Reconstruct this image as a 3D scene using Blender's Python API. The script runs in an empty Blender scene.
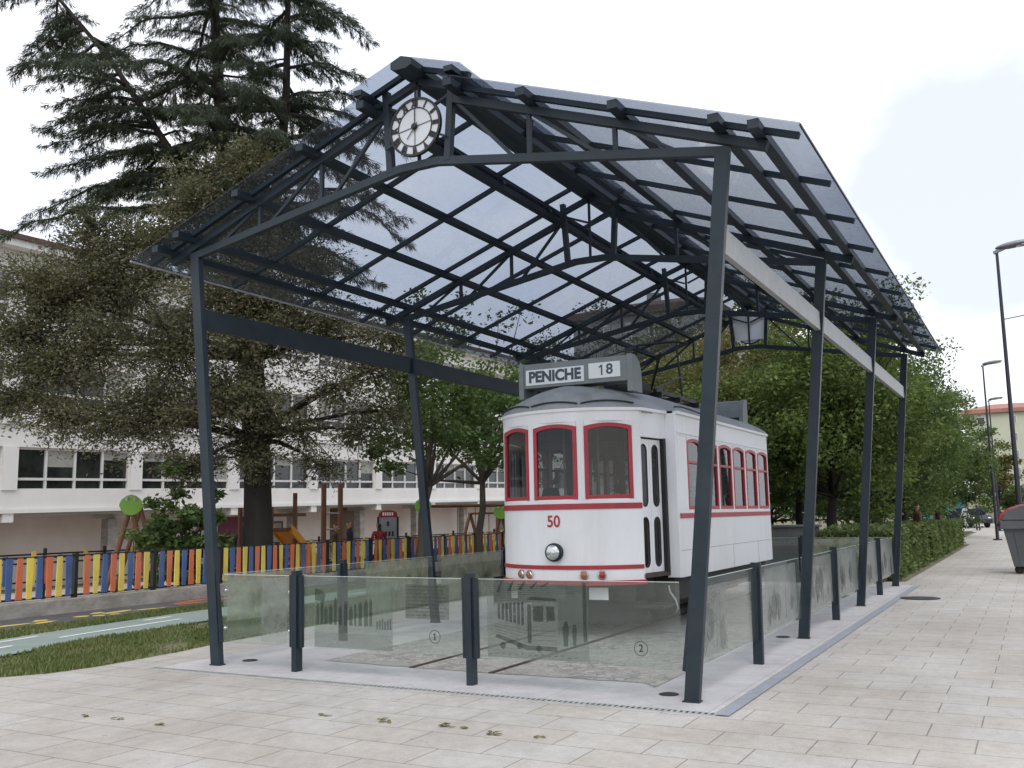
import bpy, math, random
import numpy as np
from mathutils import Vector, Matrix
R_ = math.radians
random.seed(7)
sc = bpy.context.scene
COL = sc.collection

# ------------------------------------------------------------------ camera
FPX, PITCH, ROLL, YAW = 959.45, .1359, -.0188, -.4951
CAM = Vector((5.274, -7.862, 1.55))
Fv = Vector((math.sin(YAW)*math.cos(PITCH), math.cos(YAW)*math.cos(PITCH), math.sin(PITCH)))
R0 = Vector((math.cos(YAW), -math.sin(YAW), 0)); U0 = R0.cross(Fv)
Rv = math.cos(ROLL)*R0 + math.sin(ROLL)*U0
Uv = -math.sin(ROLL)*R0 + math.cos(ROLL)*U0
cam = bpy.data.cameras.new('camera'); co = bpy.data.objects.new('camera', cam); COL.objects.link(co)
cam.sensor_width = 36; cam.lens = FPX/1024*36; cam.clip_end = 3000; cam.clip_start = .05
co.matrix_world = Matrix(((Rv.x, Uv.x, -Fv.x, CAM.x), (Rv.y, Uv.y, -Fv.y, CAM.y), (Rv.z, Uv.z, -Fv.z, CAM.z), (0, 0, 0, 1)))
sc.camera = co

def at(px, py, Z):
    """survey helper: a sight line of the photograph followed to depth Z"""
    return CAM + (Fv + (px-512)/FPX*Rv - (py-384)/FPX*Uv)*Z

# ------------------------------------------------------------------ materials
def nodes(name):
    m = bpy.data.materials.new(name); m.use_nodes = True
    nt = m.node_tree; nt.nodes.clear()
    out = nt.nodes.new('ShaderNodeOutputMaterial')
    return m, nt, out
def N(nt, t, **kw):
    n = nt.nodes.new(t)
    for k, v in kw.items():
        if k in n.inputs: n.inputs[k].default_value = v
        else: setattr(n, k, v)
    return n
def L(nt, a, b): nt.links.new(a, b)
def rgb(c): return (c[0], c[1], c[2], 1)
def scl(c, k): return tuple(min(1, x*k) for x in c[:3])
def ramp(nt, fac, cols, pos=None):
    r = nt.nodes.new('ShaderNodeValToRGB'); e = r.color_ramp.elements
    while len(e) < len(cols): e.new(.5)
    for i, c in enumerate(cols):
        e[i].position = pos[i] if pos else i/(len(cols)-1); e[i].color = rgb(c)
    L(nt, fac, r.inputs[0]); return r.outputs[0]
def mixc(nt, fac, a, b, mode='MIX'):
    n = nt.nodes.new('ShaderNodeMix'); n.data_type = 'RGBA'; n.blend_type = mode
    if hasattr(fac, 'is_linked') or hasattr(fac, 'links'): L(nt, fac, n.inputs[0])
    else: n.inputs[0].default_value = fac
    for s, v in ((6, a), (7, b)):
        if isinstance(v, tuple): n.inputs[s].default_value = rgb(v)
        else: L(nt, v, n.inputs[s])
    return n.outputs[2]
def coords(nt): return nt.nodes.new('ShaderNodeTexCoord').outputs['Object']
def noise(nt, sc_, det=4, rough=.6, vec=None, stretch=None):
    n = N(nt, 'ShaderNodeTexNoise', Scale=sc_, Detail=det, Roughness=rough)
    v = vec if vec is not None else coords(nt)
    if stretch:
        mp = nt.nodes.new('ShaderNodeMapping'); mp.inputs['Scale'].default_value = stretch; L(nt, v, mp.inputs[0]); v = mp.outputs[0]
    L(nt, v, n.inputs['Vector']); return n.outputs['Fac']
def pbr(name, col, rough=.55, metal=0., var=.12, ns=4., bump=0., bs=60., spec=.5, dirt=None, dirt_amt=.0, stretch=None, coat=0.):
    m, nt, out = nodes(name)
    b = nt.nodes.new('ShaderNodeBsdfPrincipled'); L(nt, b.outputs[0], out.inputs[0])
    f = noise(nt, ns, 6, .65, stretch=stretch)
    c = ramp(nt, f, [scl(col, 1-var), scl(col, 1+var)], [.3, .7])
    if dirt:
        f2 = noise(nt, ns*.45, 8, .75, stretch=stretch)
        fr = ramp(nt, f2, [(0, 0, 0), (dirt_amt,)*3], [.45, .75])
        c = mixc(nt, fr, c, dirt)
    L(nt, c, b.inputs['Base Color'])
    rr = N(nt, 'ShaderNodeMapRange'); rr.inputs[3].default_value = max(.02, rough-.1); rr.inputs[4].default_value = min(1, rough+.1)
    L(nt, f, rr.inputs[0]); L(nt, rr.outputs[0], b.inputs['Roughness'])
    b.inputs['Metallic'].default_value = metal
    b.inputs['Specular IOR Level'].default_value = spec
    b.inputs['Coat Weight'].default_value = coat
    if bump:
        bp = N(nt, 'ShaderNodeBump', Strength=bump, Distance=.02)
        L(nt, noise(nt, bs, 5, .7), bp.inputs['Height']); L(nt, bp.outputs[0], b.inputs['Normal'])
    return m
def glass(name, tint, dust=.06, gloss=.9, rough=.03, dustcol=(.55, .56, .55), ns=3., dirty=.5):
    m, nt, out = nodes(name)
    tr = N(nt, 'ShaderNodeBsdfTransparent', Color=rgb(tint))
    gl = N(nt, 'ShaderNodeBsdfGlossy', Roughness=rough)
    gl.inputs[0].default_value = (gloss, gloss, gloss, 1)
    lw = N(nt, 'ShaderNodeLayerWeight', Blend=.5)
    pw = N(nt, 'ShaderNodeMath', operation='POWER'); L(nt, lw.outputs['Facing'], pw.inputs[0]); pw.inputs[1].default_value = 5
    fr = N(nt, 'ShaderNodeMath', operation='MULTIPLY_ADD'); L(nt, pw.outputs[0], fr.inputs[0]); fr.inputs[1].default_value = .9; fr.inputs[2].default_value = .04
    mx = nt.nodes.new('ShaderNodeMixShader'); L(nt, fr.outputs[0], mx.inputs[0]); L(nt, tr.outputs[0], mx.inputs[1]); L(nt, gl.outputs[0], mx.inputs[2])
    df = N(nt, 'ShaderNodeBsdfDiffuse'); df.inputs[0].default_value = rgb(dustcol)
    tl = N(nt, 'ShaderNodeBsdfTranslucent'); tl.inputs[0].default_value = rgb(dustcol)
    dm = nt.nodes.new('ShaderNodeMixShader'); L(nt, df.outputs[0], dm.inputs[1]); L(nt, tl.outputs[0], dm.inputs[2])
    f = noise(nt, ns, 7, .75)
    fr2 = ramp(nt, f, [(dust*(1-dirty),)*3, (dust*(1+2*dirty),)*3], [.35, .8])
    m2 = nt.nodes.new('ShaderNodeMixShader'); L(nt, fr2, m2.inputs[0]); L(nt, mx.outputs[0], m2.inputs[1]); L(nt, dm.outputs[0], m2.inputs[2])
    L(nt, m2.outputs[0], out.inputs[0]); return m
def leafmat(name, cols, trans=.3, ns=.35):
    m, nt, out = nodes(name)
    g = nt.nodes.new('ShaderNodeNewGeometry')
    f = noise(nt, ns, 3, .6)
    ad = N(nt, 'ShaderNodeMath', operation='MULTIPLY_ADD'); L(nt, g.outputs['Random Per Island'], ad.inputs[0]); ad.inputs[1].default_value = .55
    s2 = N(nt, 'ShaderNodeMapRange'); s2.inputs[1].default_value = .3; s2.inputs[2].default_value = .7; s2.inputs[4].default_value = .5; L(nt, f, s2.inputs[0])
    L(nt, s2.outputs[0], ad.inputs[2])
    c = ramp(nt, ad.outputs[0], cols)
    d = nt.nodes.new('ShaderNodeBsdfPrincipled'); L(nt, c, d.inputs['Base Color']); d.inputs['Roughness'].default_value = .55
    d.inputs['Specular IOR Level'].default_value = .3
    t = nt.nodes.new('ShaderNodeBsdfTranslucent'); L(nt, mixc(nt, .5, c, (.12, .16, .02)), t.inputs[0])
    mx = N(nt, 'ShaderNodeMixShader'); mx.inputs[0].default_value = trans
    L(nt, d.outputs[0], mx.inputs[1]); L(nt, t.outputs[0], mx.inputs[2]); L(nt, mx.outputs[0], out.inputs[0]); return m

M = {}
M['steel'] = pbr('dark_blue_grey_steel_paint', (.012, .022, .031), .42, var=.22, ns=3, bump=.05, bs=90, spec=.35, dirt=(.05, .055, .058), dirt_amt=.4)
M['galv'] = pbr('galvanised_steel', (.38, .39, .39), .5, var=.15, ns=6, dirt=(.25, .24, .22), dirt_amt=.5)
M['roofglass'] = glass('tinted_roof_glass', (.635, .67, .73), dust=.05, gloss=.7, dustcol=(.21, .21, .23), ns=22, dirty=.6)
M['fenceglass'] = glass('fence_glass', (.915, .95, .93), dust=.04, gloss=1., dustcol=(.58, .62, .58), ns=2.2)
M['glassedge'] = pbr('pale_glass_edge', (.55, .66, .60), .3, var=.05)
M['frost'] = glass('frosted_print_ground', (.80, .84, .80), dust=.20, gloss=.4, rough=.3, dustcol=(.36, .41, .37), ns=4)
M['olive_print'] = glass('olive_print_ground', (.86, .85, .76), dust=.62, gloss=.4, rough=.3, dustcol=(.50, .47, .35), ns=4)
M['pale_print'] = glass('pale_frosted_print', (.85, .87, .86), dust=.22, gloss=.5, rough=.3, dustcol=(.60, .62, .60), ns=3)
M['ink'] = glass('dark_print_ink', (.74, .76, .74), dust=.26, gloss=.3, rough=.3, dustcol=(.07, .08, .075), ns=22, dirty=.5)
M['inkmid'] = glass('mid_print_ink', (.85, .87, .85), dust=.36, gloss=.3, rough=.3, dustcol=(.16, .18, .16), ns=14, dirty=.5)
M['inkfaint'] = glass('faint_print_ink', (.98, .98, .98), dust=.05, gloss=.2, rough=.3, dustcol=(.25, .27, .25), ns=9, dirty=.8)
M['inklight'] = glass('light_print_ink', (.8, .8, .8), dust=.26, gloss=.4, rough=.3, dustcol=(.5, .52, .5), ns=12, dirty=.3)
M['black'] = pbr('black_paint', (.012, .012, .013), .5, var=.2)
M['steelbolt'] = pbr('stainless_fixing', (.6, .6, .6), .25, 1., var=.05)
M['white'] = pbr('tram_white_paint', (.80, .80, .81), .38, var=.025, ns=1.6, dirt=(.52, .49, .45), dirt_amt=.38, stretch=(1.5, 1.5, .35), bump=.02, bs=14)
M['white2'] = pbr('tram_side_white', (.76, .76, .76), .45, var=.04, ns=2.5, dirt=(.50, .48, .45), dirt_amt=.42, stretch=(1.5, 1.5, .35), bump=.03, bs=10)
M['red'] = pbr('tram_red_paint', (.36, .022, .036), .42, var=.14, ns=9, dirt=(.45, .12, .12), dirt_amt=.2)
M['rail_red'] = M['red']
M['grey'] = pbr('tram_roof_grey', (.31, .32, .325), .6, var=.14, ns=3, bump=.06, bs=30, dirt=(.06, .06, .06), dirt_amt=.5)
M['signgrey'] = pbr('sign_box_grey', (.21, .235, .24), .5, var=.1, ns=5, dirt=(.08, .08, .08), dirt_amt=.4)
M['signwhite'] = pbr('sign_panel_white', (.80, .82, .84), .4, var=.03)
M['ltr'] = pbr('sign_letter_grey', (.06, .075, .10), .5, var=.25, ns=25)
M['tramglass'] = glass('tram_window_glass', (.47, .49, .48), dust=.015, gloss=.9, dustcol=(.35, .35, .33), ns=4)
M['doorglass'] = glass('door_dark_glass', (.35, .35, .36), dust=.12, gloss=.8, dustcol=(.10, .09, .09), ns=4)
M['wood'] = pbr('interior_wood', (.14, .075, .04), .5, var=.25, ns=5, stretch=(1, 1, .2))
M['interior'] = pbr('interior_cream', (.35, .31, .24), .6, var=.1)
M['darkfloor'] = pbr('underframe_black', (.02, .02, .02), .7, var=.3, ns=5, dirt=(.06, .045, .035), dirt_amt=.6)
M['chrome'] = pbr('lamp_chrome', (.75, .75, .75), .15, 1., var=.03)
M['lens'] = pbr('lamp_lens', (.62, .63, .62), .22, .75, var=.35, ns=45)
M['amber'] = pbr('amber_lens', (.36, .13, .05), .2, var=.25, ns=40)
M['redlens'] = pbr('red_lens', (.35, .03, .03), .2, var=.25, ns=40)
M['rust'] = pbr('rail_steel', (.075, .05, .038), .7, .3, var=.4, ns=12)
M['clockwhite'] = pbr('clock_dial_white', (.56, .58, .62), .4, var=.03)
M['bark'] = pbr('dark_bark', (.028, .023, .020), .9, var=.35, ns=8, bump=.5, bs=25, stretch=(1, 1, .25))
M['greybark'] = pbr('grey_bark', (.10, .085, .07), .9, var=.35, ns=8, bump=.4, bs=25, stretch=(1, 1, .25))
M['cedar'] = leafmat('cedar_needles', [(.012, .020, .014), (.024, .037, .022), (.043, .060, .034), (.065, .080, .046)], .15)
M['olive'] = leafmat('olive_brown_foliage', [(.045, .048, .029), (.086, .088, .050), (.130, .126, .071), (.170, .145, .094), (.20, .185, .11)], .35, .5)
M['leafA'] = leafmat('green_leaves', [(.044, .074, .024), (.098, .148, .040), (.155, .215, .062), (.225, .27, .095)], .45, .8)
M['leafB'] = leafmat('autumn_tinted_leaves', [(.065, .09, .032), (.115, .15, .045), (.18, .19, .07), (.19, .12, .07), (.17, .075, .055)], .42, .8)
M['leafC'] = leafmat('deep_green_leaves', [(.030, .056, .022), (.062, .106, .034), (.104, .162, .050), (.155, .21, .072)], .42, .8)
M['leafD'] = leafmat('yellowing_leaves', [(.05, .058, .022), (.09, .09, .03), (.15, .125, .04), (.12, .06, .035)], .3, .5)
M['hedge'] = leafmat('hedge_leaves', [(.055, .085, .03), (.095, .135, .045), (.14, .185, .065), (.20, .24, .095)], .35, 1.2)
M['grass'] = leafmat('grass_blades', [(.075, .105, .035), (.115, .155, .050), (.17, .205, .072), (.29, .25, .14)], .3, .9)
M['soil'] = pbr('grassy_soil', (.12, .12, .06), .95, var=.4, ns=2, dirt=(.27, .21, .14), dirt_amt=1., bump=.5, bs=30)
M['bikelane'] = pbr('teal_bike_lane', (.215, .265, .24), .85, var=.12, ns=2, bump=.15, bs=80, dirt=(.26, .275, .255), dirt_amt=.5)
M['roadwhite'] = pbr('worn_white_marking', (.62, .64, .62), .8, var=.2, ns=6)
M['asphalt'] = pbr('asphalt', (.075, .073, .075), .9, var=.3, ns=2, bump=.3, bs=120, dirt=(.13, .12, .115), dirt_amt=.6)
M['yellowpaint'] = pbr('worn_yellow_marking', (.55, .44, .10), .8, var=.3, ns=6)
M['orangepaint'] = pbr('worn_orange_marking', (.45, .15, .07), .8, var=.4, ns=5)
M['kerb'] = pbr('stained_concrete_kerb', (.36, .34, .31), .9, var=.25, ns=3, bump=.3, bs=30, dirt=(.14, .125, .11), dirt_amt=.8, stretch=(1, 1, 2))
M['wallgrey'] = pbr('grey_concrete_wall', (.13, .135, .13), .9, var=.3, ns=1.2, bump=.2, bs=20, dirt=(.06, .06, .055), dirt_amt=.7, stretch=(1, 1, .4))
M['blue'] = pbr('blue_picket', (.05, .105, .27), .5, var=.22, ns=1.3, dirt=(.3, .27, .24), dirt_amt=.35)
M['orange'] = pbr('orange_picket', (.60, .15, .065), .5, var=.22, ns=1.3, dirt=(.3, .27, .24), dirt_amt=.35)
M['yellow'] = pbr('yellow_picket', (.72, .56, .10), .5, var=.22, ns=1.3, dirt=(.3, .27, .24), dirt_amt=.35)
M['plaster'] = pbr('white_plaster', (.73, .72, .70), .85, var=.06, ns=.7, dirt=(.58, .56, .52), dirt_amt=.4, stretch=(1, 1, .35))
M['pinkplaster'] = pbr('pinkish_plaster', (.74, .66, .61), .9, var=.07, ns=.8, dirt=(.56, .49, .45), dirt_amt=.5)
M['roofred'] = pbr('red_roof_edge', (.10, .055, .048), .8, var=.2)
M['winframe'] = pbr('white_window_frame', (.62, .61, .60), .6, var=.06)
M['windark'] = pbr('dark_window_pane', (.022, .026, .024), .08, var=.6, ns=1.5, spec=.6)
M['blind'] = pbr('window_blind', (.30, .30, .27), .6, var=.15)
M['yelgreen'] = pbr('yellow_green_render', (.50, .515, .40), .9, var=.05, ns=.2, dirt=(.46, .47, .39), dirt_amt=.5)
M['salmon'] = pbr('salmon_red_roof_tiles', (.36, .17, .135), .85, var=.2, ns=1)
M['binbody'] = pbr('bin_grey_plastic', (.075, .08, .088), .5, var=.12, ns=3, dirt=(.14, .135, .13), dirt_amt=.4)
M['binred'] = pbr('bin_red_lid', (.40, .035, .05), .45, var=.1)
M['lamppole'] = pbr('lamp_pole_dark', (.018, .021, .03), .45, var=.2)
M['lampgrey'] = pbr('lamp_head_grey', (.20, .21, .23), .4, .3, var=.1)
M['playwood'] = pbr('playground_wood', (.17, .075, .04), .7, var=.25, ns=6, stretch=(1, 1, .2))
M['playgreen'] = pbr('lime_plastic', (.22, .46, .06), .4, var=.08)
M['playorange'] = pbr('orange_plastic', (.78, .34, .04), .35, var=.08)
M['boardgrey'] = pbr('notice_board_grey', (.22, .25, .27), .5, var=.1)
M['skin'] = pbr('skin', (.42, .24, .17), .6, var=.05)
M['navy'] = pbr('navy_cloth', (.02, .022, .04), .9, var=.2)
M['redcloth'] = pbr('red_cloth', (.28, .03, .035), .9, var=.2)
M['browncloth'] = pbr('brown_cloth', (.12, .07, .05), .9, var=.2)
M['whitecloth'] = pbr('white_cloth', (.42, .42, .43), .9, var=.1)
M['hair'] = pbr('dark_hair', (.02, .014, .01), .7, var=.3)
M['carblue'] = pbr('dark_blue_car_paint', (.018, .022, .04), .25, var=.05, coat=.5)
M['carsilver'] = pbr('silver_car_paint', (.42, .43, .45), .3, .4, var=.04, coat=.5)
M['rubber'] = pbr('black_rubber', (.015, .015, .015), .8, var=.2)
M['teal'] = pbr('teal_panel', (.06, .22, .23), .6, var=.1)
M['maroon'] = pbr('maroon_panel', (.16, .03, .06), .6, var=.1)
M['pinkleaf'] = pbr('dry_leaf', (.17, .14, .06), .8, var=.4, ns=20)
M['drainblue'] = pbr('blue_grey_drain_band', (.27, .29, .33), .7, var=.12, ns=5)
M['hose'] = pbr('pale_hose', (.38, .38, .36), .5, var=.1)

def mat_paving():
    m, nt, out = nodes('beige_paving_slabs')
    b = nt.nodes.new('ShaderNodeBsdfPrincipled'); L(nt, b.outputs[0], out.inputs[0])
    v = coords(nt)
    mp = nt.nodes.new('ShaderNodeMapping'); mp.inputs['Location'].default_value = (-.0, .09, 0); L(nt, v, mp.inputs[0])
    dn = noise(nt, 2.2, 3, .5, v)
    br = nt.nodes.new('ShaderNodeTexBrick'); L(nt, mp.outputs[0], br.inputs['Vector'])
    br.offset = .5; br.inputs['Scale'].default_value = 1
    br.inputs['Brick Width'].default_value = .64; br.inputs['Row Height'].default_value = .42
    br.inputs['Mortar Size'].default_value = .0055; br.inputs['Mortar Smooth'].default_value = .25; br.inputs['Bias'].default_value = 0
    br.inputs['Color1'].default_value = (.475, .453, .42, 1); br.inputs['Color2'].default_value = (.515, .495, .465, 1)
    br.inputs['Mortar'].default_value = (.24, .215, .19, 1)
    f = noise(nt, 9, 8, .8, v); f2 = noise(nt, .55, 5, .65, v); f3 = noise(nt, 60, 3, .6, v)
    c = mixc(nt, .6, br.outputs['Color'], ramp(nt, f, [(.36, .36, .36), (.62, .62, .62)], [.3, .7]), 'OVERLAY')
    c = mixc(nt, 1., c, ramp(nt, f2, [(.80, .775, .75), (1, 1, 1)], [.38, .62]), 'MULTIPLY')
    c = mixc(nt, 1., c, ramp(nt, f3, [(.86, .86, .86), (1, 1, 1)], [.3, .55]), 'MULTIPLY')
    # faint pink and grey slabs here and there
    br2 = nt.nodes.new('ShaderNodeTexBrick'); L(nt, mp.outputs[0], br2.inputs['Vector']); br2.offset = .5
    for k, x in (('Scale', 1), ('Brick Width', .64), ('Row Height', .42), ('Mortar Size', 0.)): br2.inputs[k].default_value = x
    br2.inputs['Color1'].default_value = (1, .975, .955, 1); br2.inputs['Color2'].default_value = (.945, .945, .955, 1)
    c = mixc(nt, .9, c, br2.outputs['Color'], 'MULTIPLY')
    # damp dark blotches
    f4 = noise(nt, 1.7, 9, .8, v)
    c = mixc(nt, ramp(nt, f4, [(0, 0, 0), (.38, .38, .38)], [.56, .72]), c, (.31, .29, .27))
    vo = N(nt, 'ShaderNodeTexVoronoi', Scale=2.3); L(nt, v, vo.inputs['Vector'])
    c = mixc(nt, ramp(nt, vo.outputs['Distance'], [(.55, .55, .55), (0, 0, 0)], [.035, .06]), c, (.20, .185, .17))
    f6 = noise(nt, .9, 4, .6, v, stretch=(4, .35, 1))
    c = mixc(nt, 1., c, ramp(nt, f6, [(.94, .935, .93), (1, 1, 1)], [.36, .5]), 'MULTIPLY')
    L(nt, c, b.inputs['Base Color']); b.inputs['Roughness'].default_value = .8
    bp = N(nt, 'ShaderNodeBump', Strength=.35, Distance=.01)
    hh = N(nt, 'ShaderNodeMath', operation='MULTIPLY_ADD'); L(nt, br.outputs['Fac'], hh.inputs[0]); hh.inputs[1].default_value = -1.; L(nt, f3, hh.inputs[2])
    L(nt, hh.outputs[0], bp.inputs['Height']); L(nt, bp.outputs[0], b.inputs['Normal'])
    return m
M['paving'] = mat_paving()
def mat_slab():
    m, nt, out = nodes('pale_concrete_slab')
    b = nt.nodes.new('ShaderNodeBsdfPrincipled'); L(nt, b.outputs[0], out.inputs[0]); v = coords(nt)
    br = nt.nodes.new('ShaderNodeTexBrick'); L(nt, v, br.inputs['Vector']); br.offset = 0
    for k, x in (('Scale', 1), ('Brick Width', 1.45), ('Row Height', 1.45), ('Mortar Size', .004)): br.inputs[k].default_value = x
    br.inputs['Color1'].default_value = (.52, .51, .52, 1); br.inputs['Color2'].default_value = (.56, .55, .555, 1); br.inputs['Mortar'].default_value = (.36, .35, .35, 1)
    c = mixc(nt, 1., br.outputs['Color'], ramp(nt, noise(nt, 3, 8, .75, v), [(.78, .76, .75), (1, 1, 1)], [.35, .65]), 'MULTIPLY')
    c = mixc(nt, 1., c, ramp(nt, noise(nt, 70, 3, .6, v), [(.88, .88, .88), (1, 1, 1)], [.35, .6]), 'MULTIPLY')
    L(nt, c, b.inputs['Base Color']); b.inputs['Roughness'].default_value = .8
    return m
M['slab'] = mat_slab()
def mat_gravel():
    m, nt, out = nodes('worn_granite_setts')
    b = nt.nodes.new('ShaderNodeBsdfPrincipled'); L(nt, b.outputs[0], out.inputs[0]); v = coords(nt)
    vo = N(nt, 'ShaderNodeTexVoronoi', Scale=11.); L(nt, v, vo.inputs['Vector'])
    vd = N(nt, 'ShaderNodeTexVoronoi', Scale=11., feature='DISTANCE_TO_EDGE'); L(nt, v, vd.inputs['Vector'])
    bwn = nt.nodes.new('ShaderNodeRGBToBW'); L(nt, vo.outputs['Color'], bwn.inputs[0])
    c = mixc(nt, .4, (.38, .36, .335), bwn.outputs[0], 'OVERLAY')
    c = mixc(nt, 1., c, ramp(nt, vd.outputs[0], [(.5, .48, .46), (1, 1, 1)], [0, .09]), 'MULTIPLY')
    c = mixc(nt, ramp(nt, noise(nt, 1.1, 7, .7, v), [(0, 0, 0), (.85, .85, .85)], [.42, .6]), c, (.40, .385, .36))
    c = mixc(nt, 1., c, ramp(nt, noise(nt, 35, 4, .7, v), [(.75, .75, .75), (1, 1, 1)], [.3, .6]), 'MULTIPLY')
    L(nt, c, b.inputs['Base Color']); b.inputs['Roughness'].default_value = .9
    bp = N(nt, 'ShaderNodeBump', Strength=.6, Distance=.02); L(nt, noise(nt, 25, 6, .75, v), bp.inputs['Height']); L(nt, bp.outputs[0], b.inputs['Normal'])
    return m
M['gravel'] = mat_gravel()

# ------------------------------------------------------------------ mesh helpers
class MB:
    def __init__(s): s.v = []; s.f = []; s.m = []; s.sm = []
    def add(s, vs, fs, mi=0, smooth=False):
        o = len(s.v); s.v += [tuple(x) for x in vs]; s.f += [tuple(i+o for i in f) for f in fs]
        s.m += [mi]*len(fs); s.sm += [smooth]*len(fs); return s
    def box(s, x0, x1, y0, y1, z0, z1, mi=0):
        v = [(x, y, z) for z in (z0, z1) for y in (y0, y1) for x in (x0, x1)]
        return s.add(v, [(0, 2, 3, 1), (4, 5, 7, 6), (0, 1, 5, 4), (2, 6, 7, 3), (0, 4, 6, 2), (1, 3, 7, 5)], mi)
    def beam(s, p0, p1, w, h, up=(0, 0, 1), mi=0, e=0.):
        p0 = Vector(p0); p1 = Vector(p1); d = (p1-p0).normalized(); p0 = p0-d*e; p1 = p1+d*e
        up = Vector(up); a = d.cross(up)
        if a.length < 1e-4: a = d.cross(Vector((0, 1, 0)))
        a.normalize(); b = a.cross(d).normalized()
        v = [p+a*sx*w/2+b*sy*h/2 for p in (p0, p1) for sx, sy in ((-1, -1), (1, -1), (1, 1), (-1, 1))]
        return s.add(v, [(0, 3, 2, 1), (4, 5, 6, 7), (0, 1, 5, 4), (1, 2, 6, 5), (2, 3, 7, 6), (3, 0, 4, 7)], mi)
    def tube(s, pts, r, n=8, mi=0, smooth=True, cap=True):
        pts = [Vector(p) for p in pts]; rs = r if isinstance(r, (list, tuple)) else [r]*len(pts)
        vs = []; fs = []; pa = None
        for i, p in enumerate(pts):
            d = (pts[min(i+1, len(pts)-1)]-pts[max(i-1, 0)]).normalized()
            if pa is None: pa = d.cross(Vector((0, 0, 1)) if abs(d.z) < .9 else Vector((1, 0, 0))).normalized()
            pa = (pa-d*pa.dot(d)).normalized(); b = d.cross(pa)
            for k in range(n):
                t = 2*math.pi*k/n; vs.append(p+(pa*math.cos(t)+b*math.sin(t))*rs[i])
        for i in range(len(pts)-1):
            for k in range(n):
                k2 = (k+1) % n; fs.append((i*n+k, i*n+k2, (i+1)*n+k2, (i+1)*n+k))
        s.add(vs, fs, mi, smooth)
        if cap: 
            o = len(vs); s.add(vs[:n], [tuple(range(n))[::-1]], mi); s.add(vs[o-n:], [tuple(range(n))], mi)
        return s
    def prism(s, poly, d, mi=0):
        poly = [Vector(p) for p in poly]; d = Vector(d); n = len(poly)
        vs = poly+[p+d for p in poly]
        return s.add(vs, [tuple(range(n))[::-1], tuple(range(n, 2*n))]+[(i, (i+1) % n, (i+1) % n+n, i+n) for i in range(n)], mi)
    def ring(s, outer, inner, d, mi=0):
        outer = [Vector(p) for p in outer]; inner = [Vector(p) for p in inner]; d = Vector(d); n = len(outer)
        vs = outer+inner+[p+d for p in outer]+[p+d for p in inner]; fs = []
        for i in range(n):
            j = (i+1) % n
            fs += [(i, j, n+j, n+i), (2*n+i, 3*n+i, 3*n+j, 2*n+j), (i, 2*n+i, 2*n+j, j), (n+i, n+j, 3*n+j, 3*n+i)]
        return s.add(vs, fs, mi)
    def lathe(s, prof, c, axis=(0, 0, 1), n=20, mi=0, smooth=True):
        ax = Vector(axis).normalized(); a = ax.cross(Vector((1, 0, 0)) if abs(ax.x) < .9 else Vector((0, 1, 0))).normalized(); b = ax.cross(a); c = Vector(c)
        vs = [c+ax*h+(a*math.cos(2*math.pi*k/n)+b*math.sin(2*math.pi*k/n))*r for r, h in prof for k in range(n)]
        fs = [(i*n+k, i*n+(k+1) % n, (i+1)*n+(k+1) % n, (i+1)*n+k) for i in range(len(prof)-1) for k in range(n)]
        s.add(vs, fs, mi, smooth)
        s.add(vs[:n], [tuple(range(n))[::-1]], mi); s.add(vs[-n:], [tuple(range(n))], mi); return s
    def ball(s, c, r, n=10, mi=0, sq=(1, 1, 1)):
        prof = [(max(1e-4, math.sin(math.pi*i/n))*r, -math.cos(math.pi*i/n)*r) for i in range(n+1)]
        k0 = len(s.v); s.lathe(prof, (0, 0, 0), n=2*n, mi=mi)
        for i in range(k0, len(s.v)):
            x, y, z = s.v[i]; s.v[i] = (c[0]+x*sq[0], c[1]+y*sq[1], c[2]+z*sq[2])
        return s
BASE = {}
def root_loc(o):
    while o is not None:
        if o.name in BASE: return BASE[o.name]
        o = o.parent
    return Vector((0, 0, 0))
def link_mesh(name, me, mats, parent):
    o = bpy.data.objects.new(name, me); COL.objects.link(o)
    for m in (mats if isinstance(mats, (list, tuple)) else [mats]): me.materials.append(m)
    if parent is not None: o.parent = parent
    return o
def part(name, mb, mats, parent=None, bevel=0, label=None):
    off = root_loc(parent)
    me = bpy.data.meshes.new(name)
    me.from_pydata([(x-off.x, y-off.y, z-off.z) for x, y, z in mb.v], [], mb.f)
    me.polygons.foreach_set('material_index', mb.m); me.polygons.foreach_set('use_smooth', mb.sm); me.update()
    o = link_mesh(name, me, mats, parent)
    if bevel:
        b = o.modifiers.new('bevel', 'BEVEL'); b.width = bevel; b.segments = 2; b.limit_method = 'ANGLE'; b.angle_limit = R_(40)
    if label: o['label'] = label
    return o
def quads(name, V, mat, parent=None, k=4):
    """V: (n, k, 3) array of separate little faces"""
    off = np.array(root_loc(parent)); n = len(V); V = (V-off).astype(np.float32)
    me = bpy.data.meshes.new(name)
    me.vertices.add(n*k); me.vertices.foreach_set('co', V.ravel())
    me.loops.add(n*k); me.loops.foreach_set('vertex_index', np.arange(n*k, dtype=np.int32))
    me.polygons.add(n); me.polygons.foreach_set('loop_start', np.arange(0, n*k, k, dtype=np.int32))
    me.update(calc_edges=True)
    return link_mesh(name, me, mat, parent)
def thing(name, label, cat, loc=(0, 0, 0), group=None):
    o = bpy.data.objects.new(name, None); COL.objects.link(o); o.location = loc; o.empty_display_size = .2
    BASE[o.name] = Vector(loc); o['label'] = label; o['category'] = cat
    if group: o['group'] = group
    return o
def tag(o, label, cat, group=None):
    o['label'] = label; o['category'] = cat
    if group: o['group'] = group
    return o
def struct(name, mb, mat, kind='structure'):
    o = part(name, mb, mat); o['kind'] = kind; return o
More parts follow.
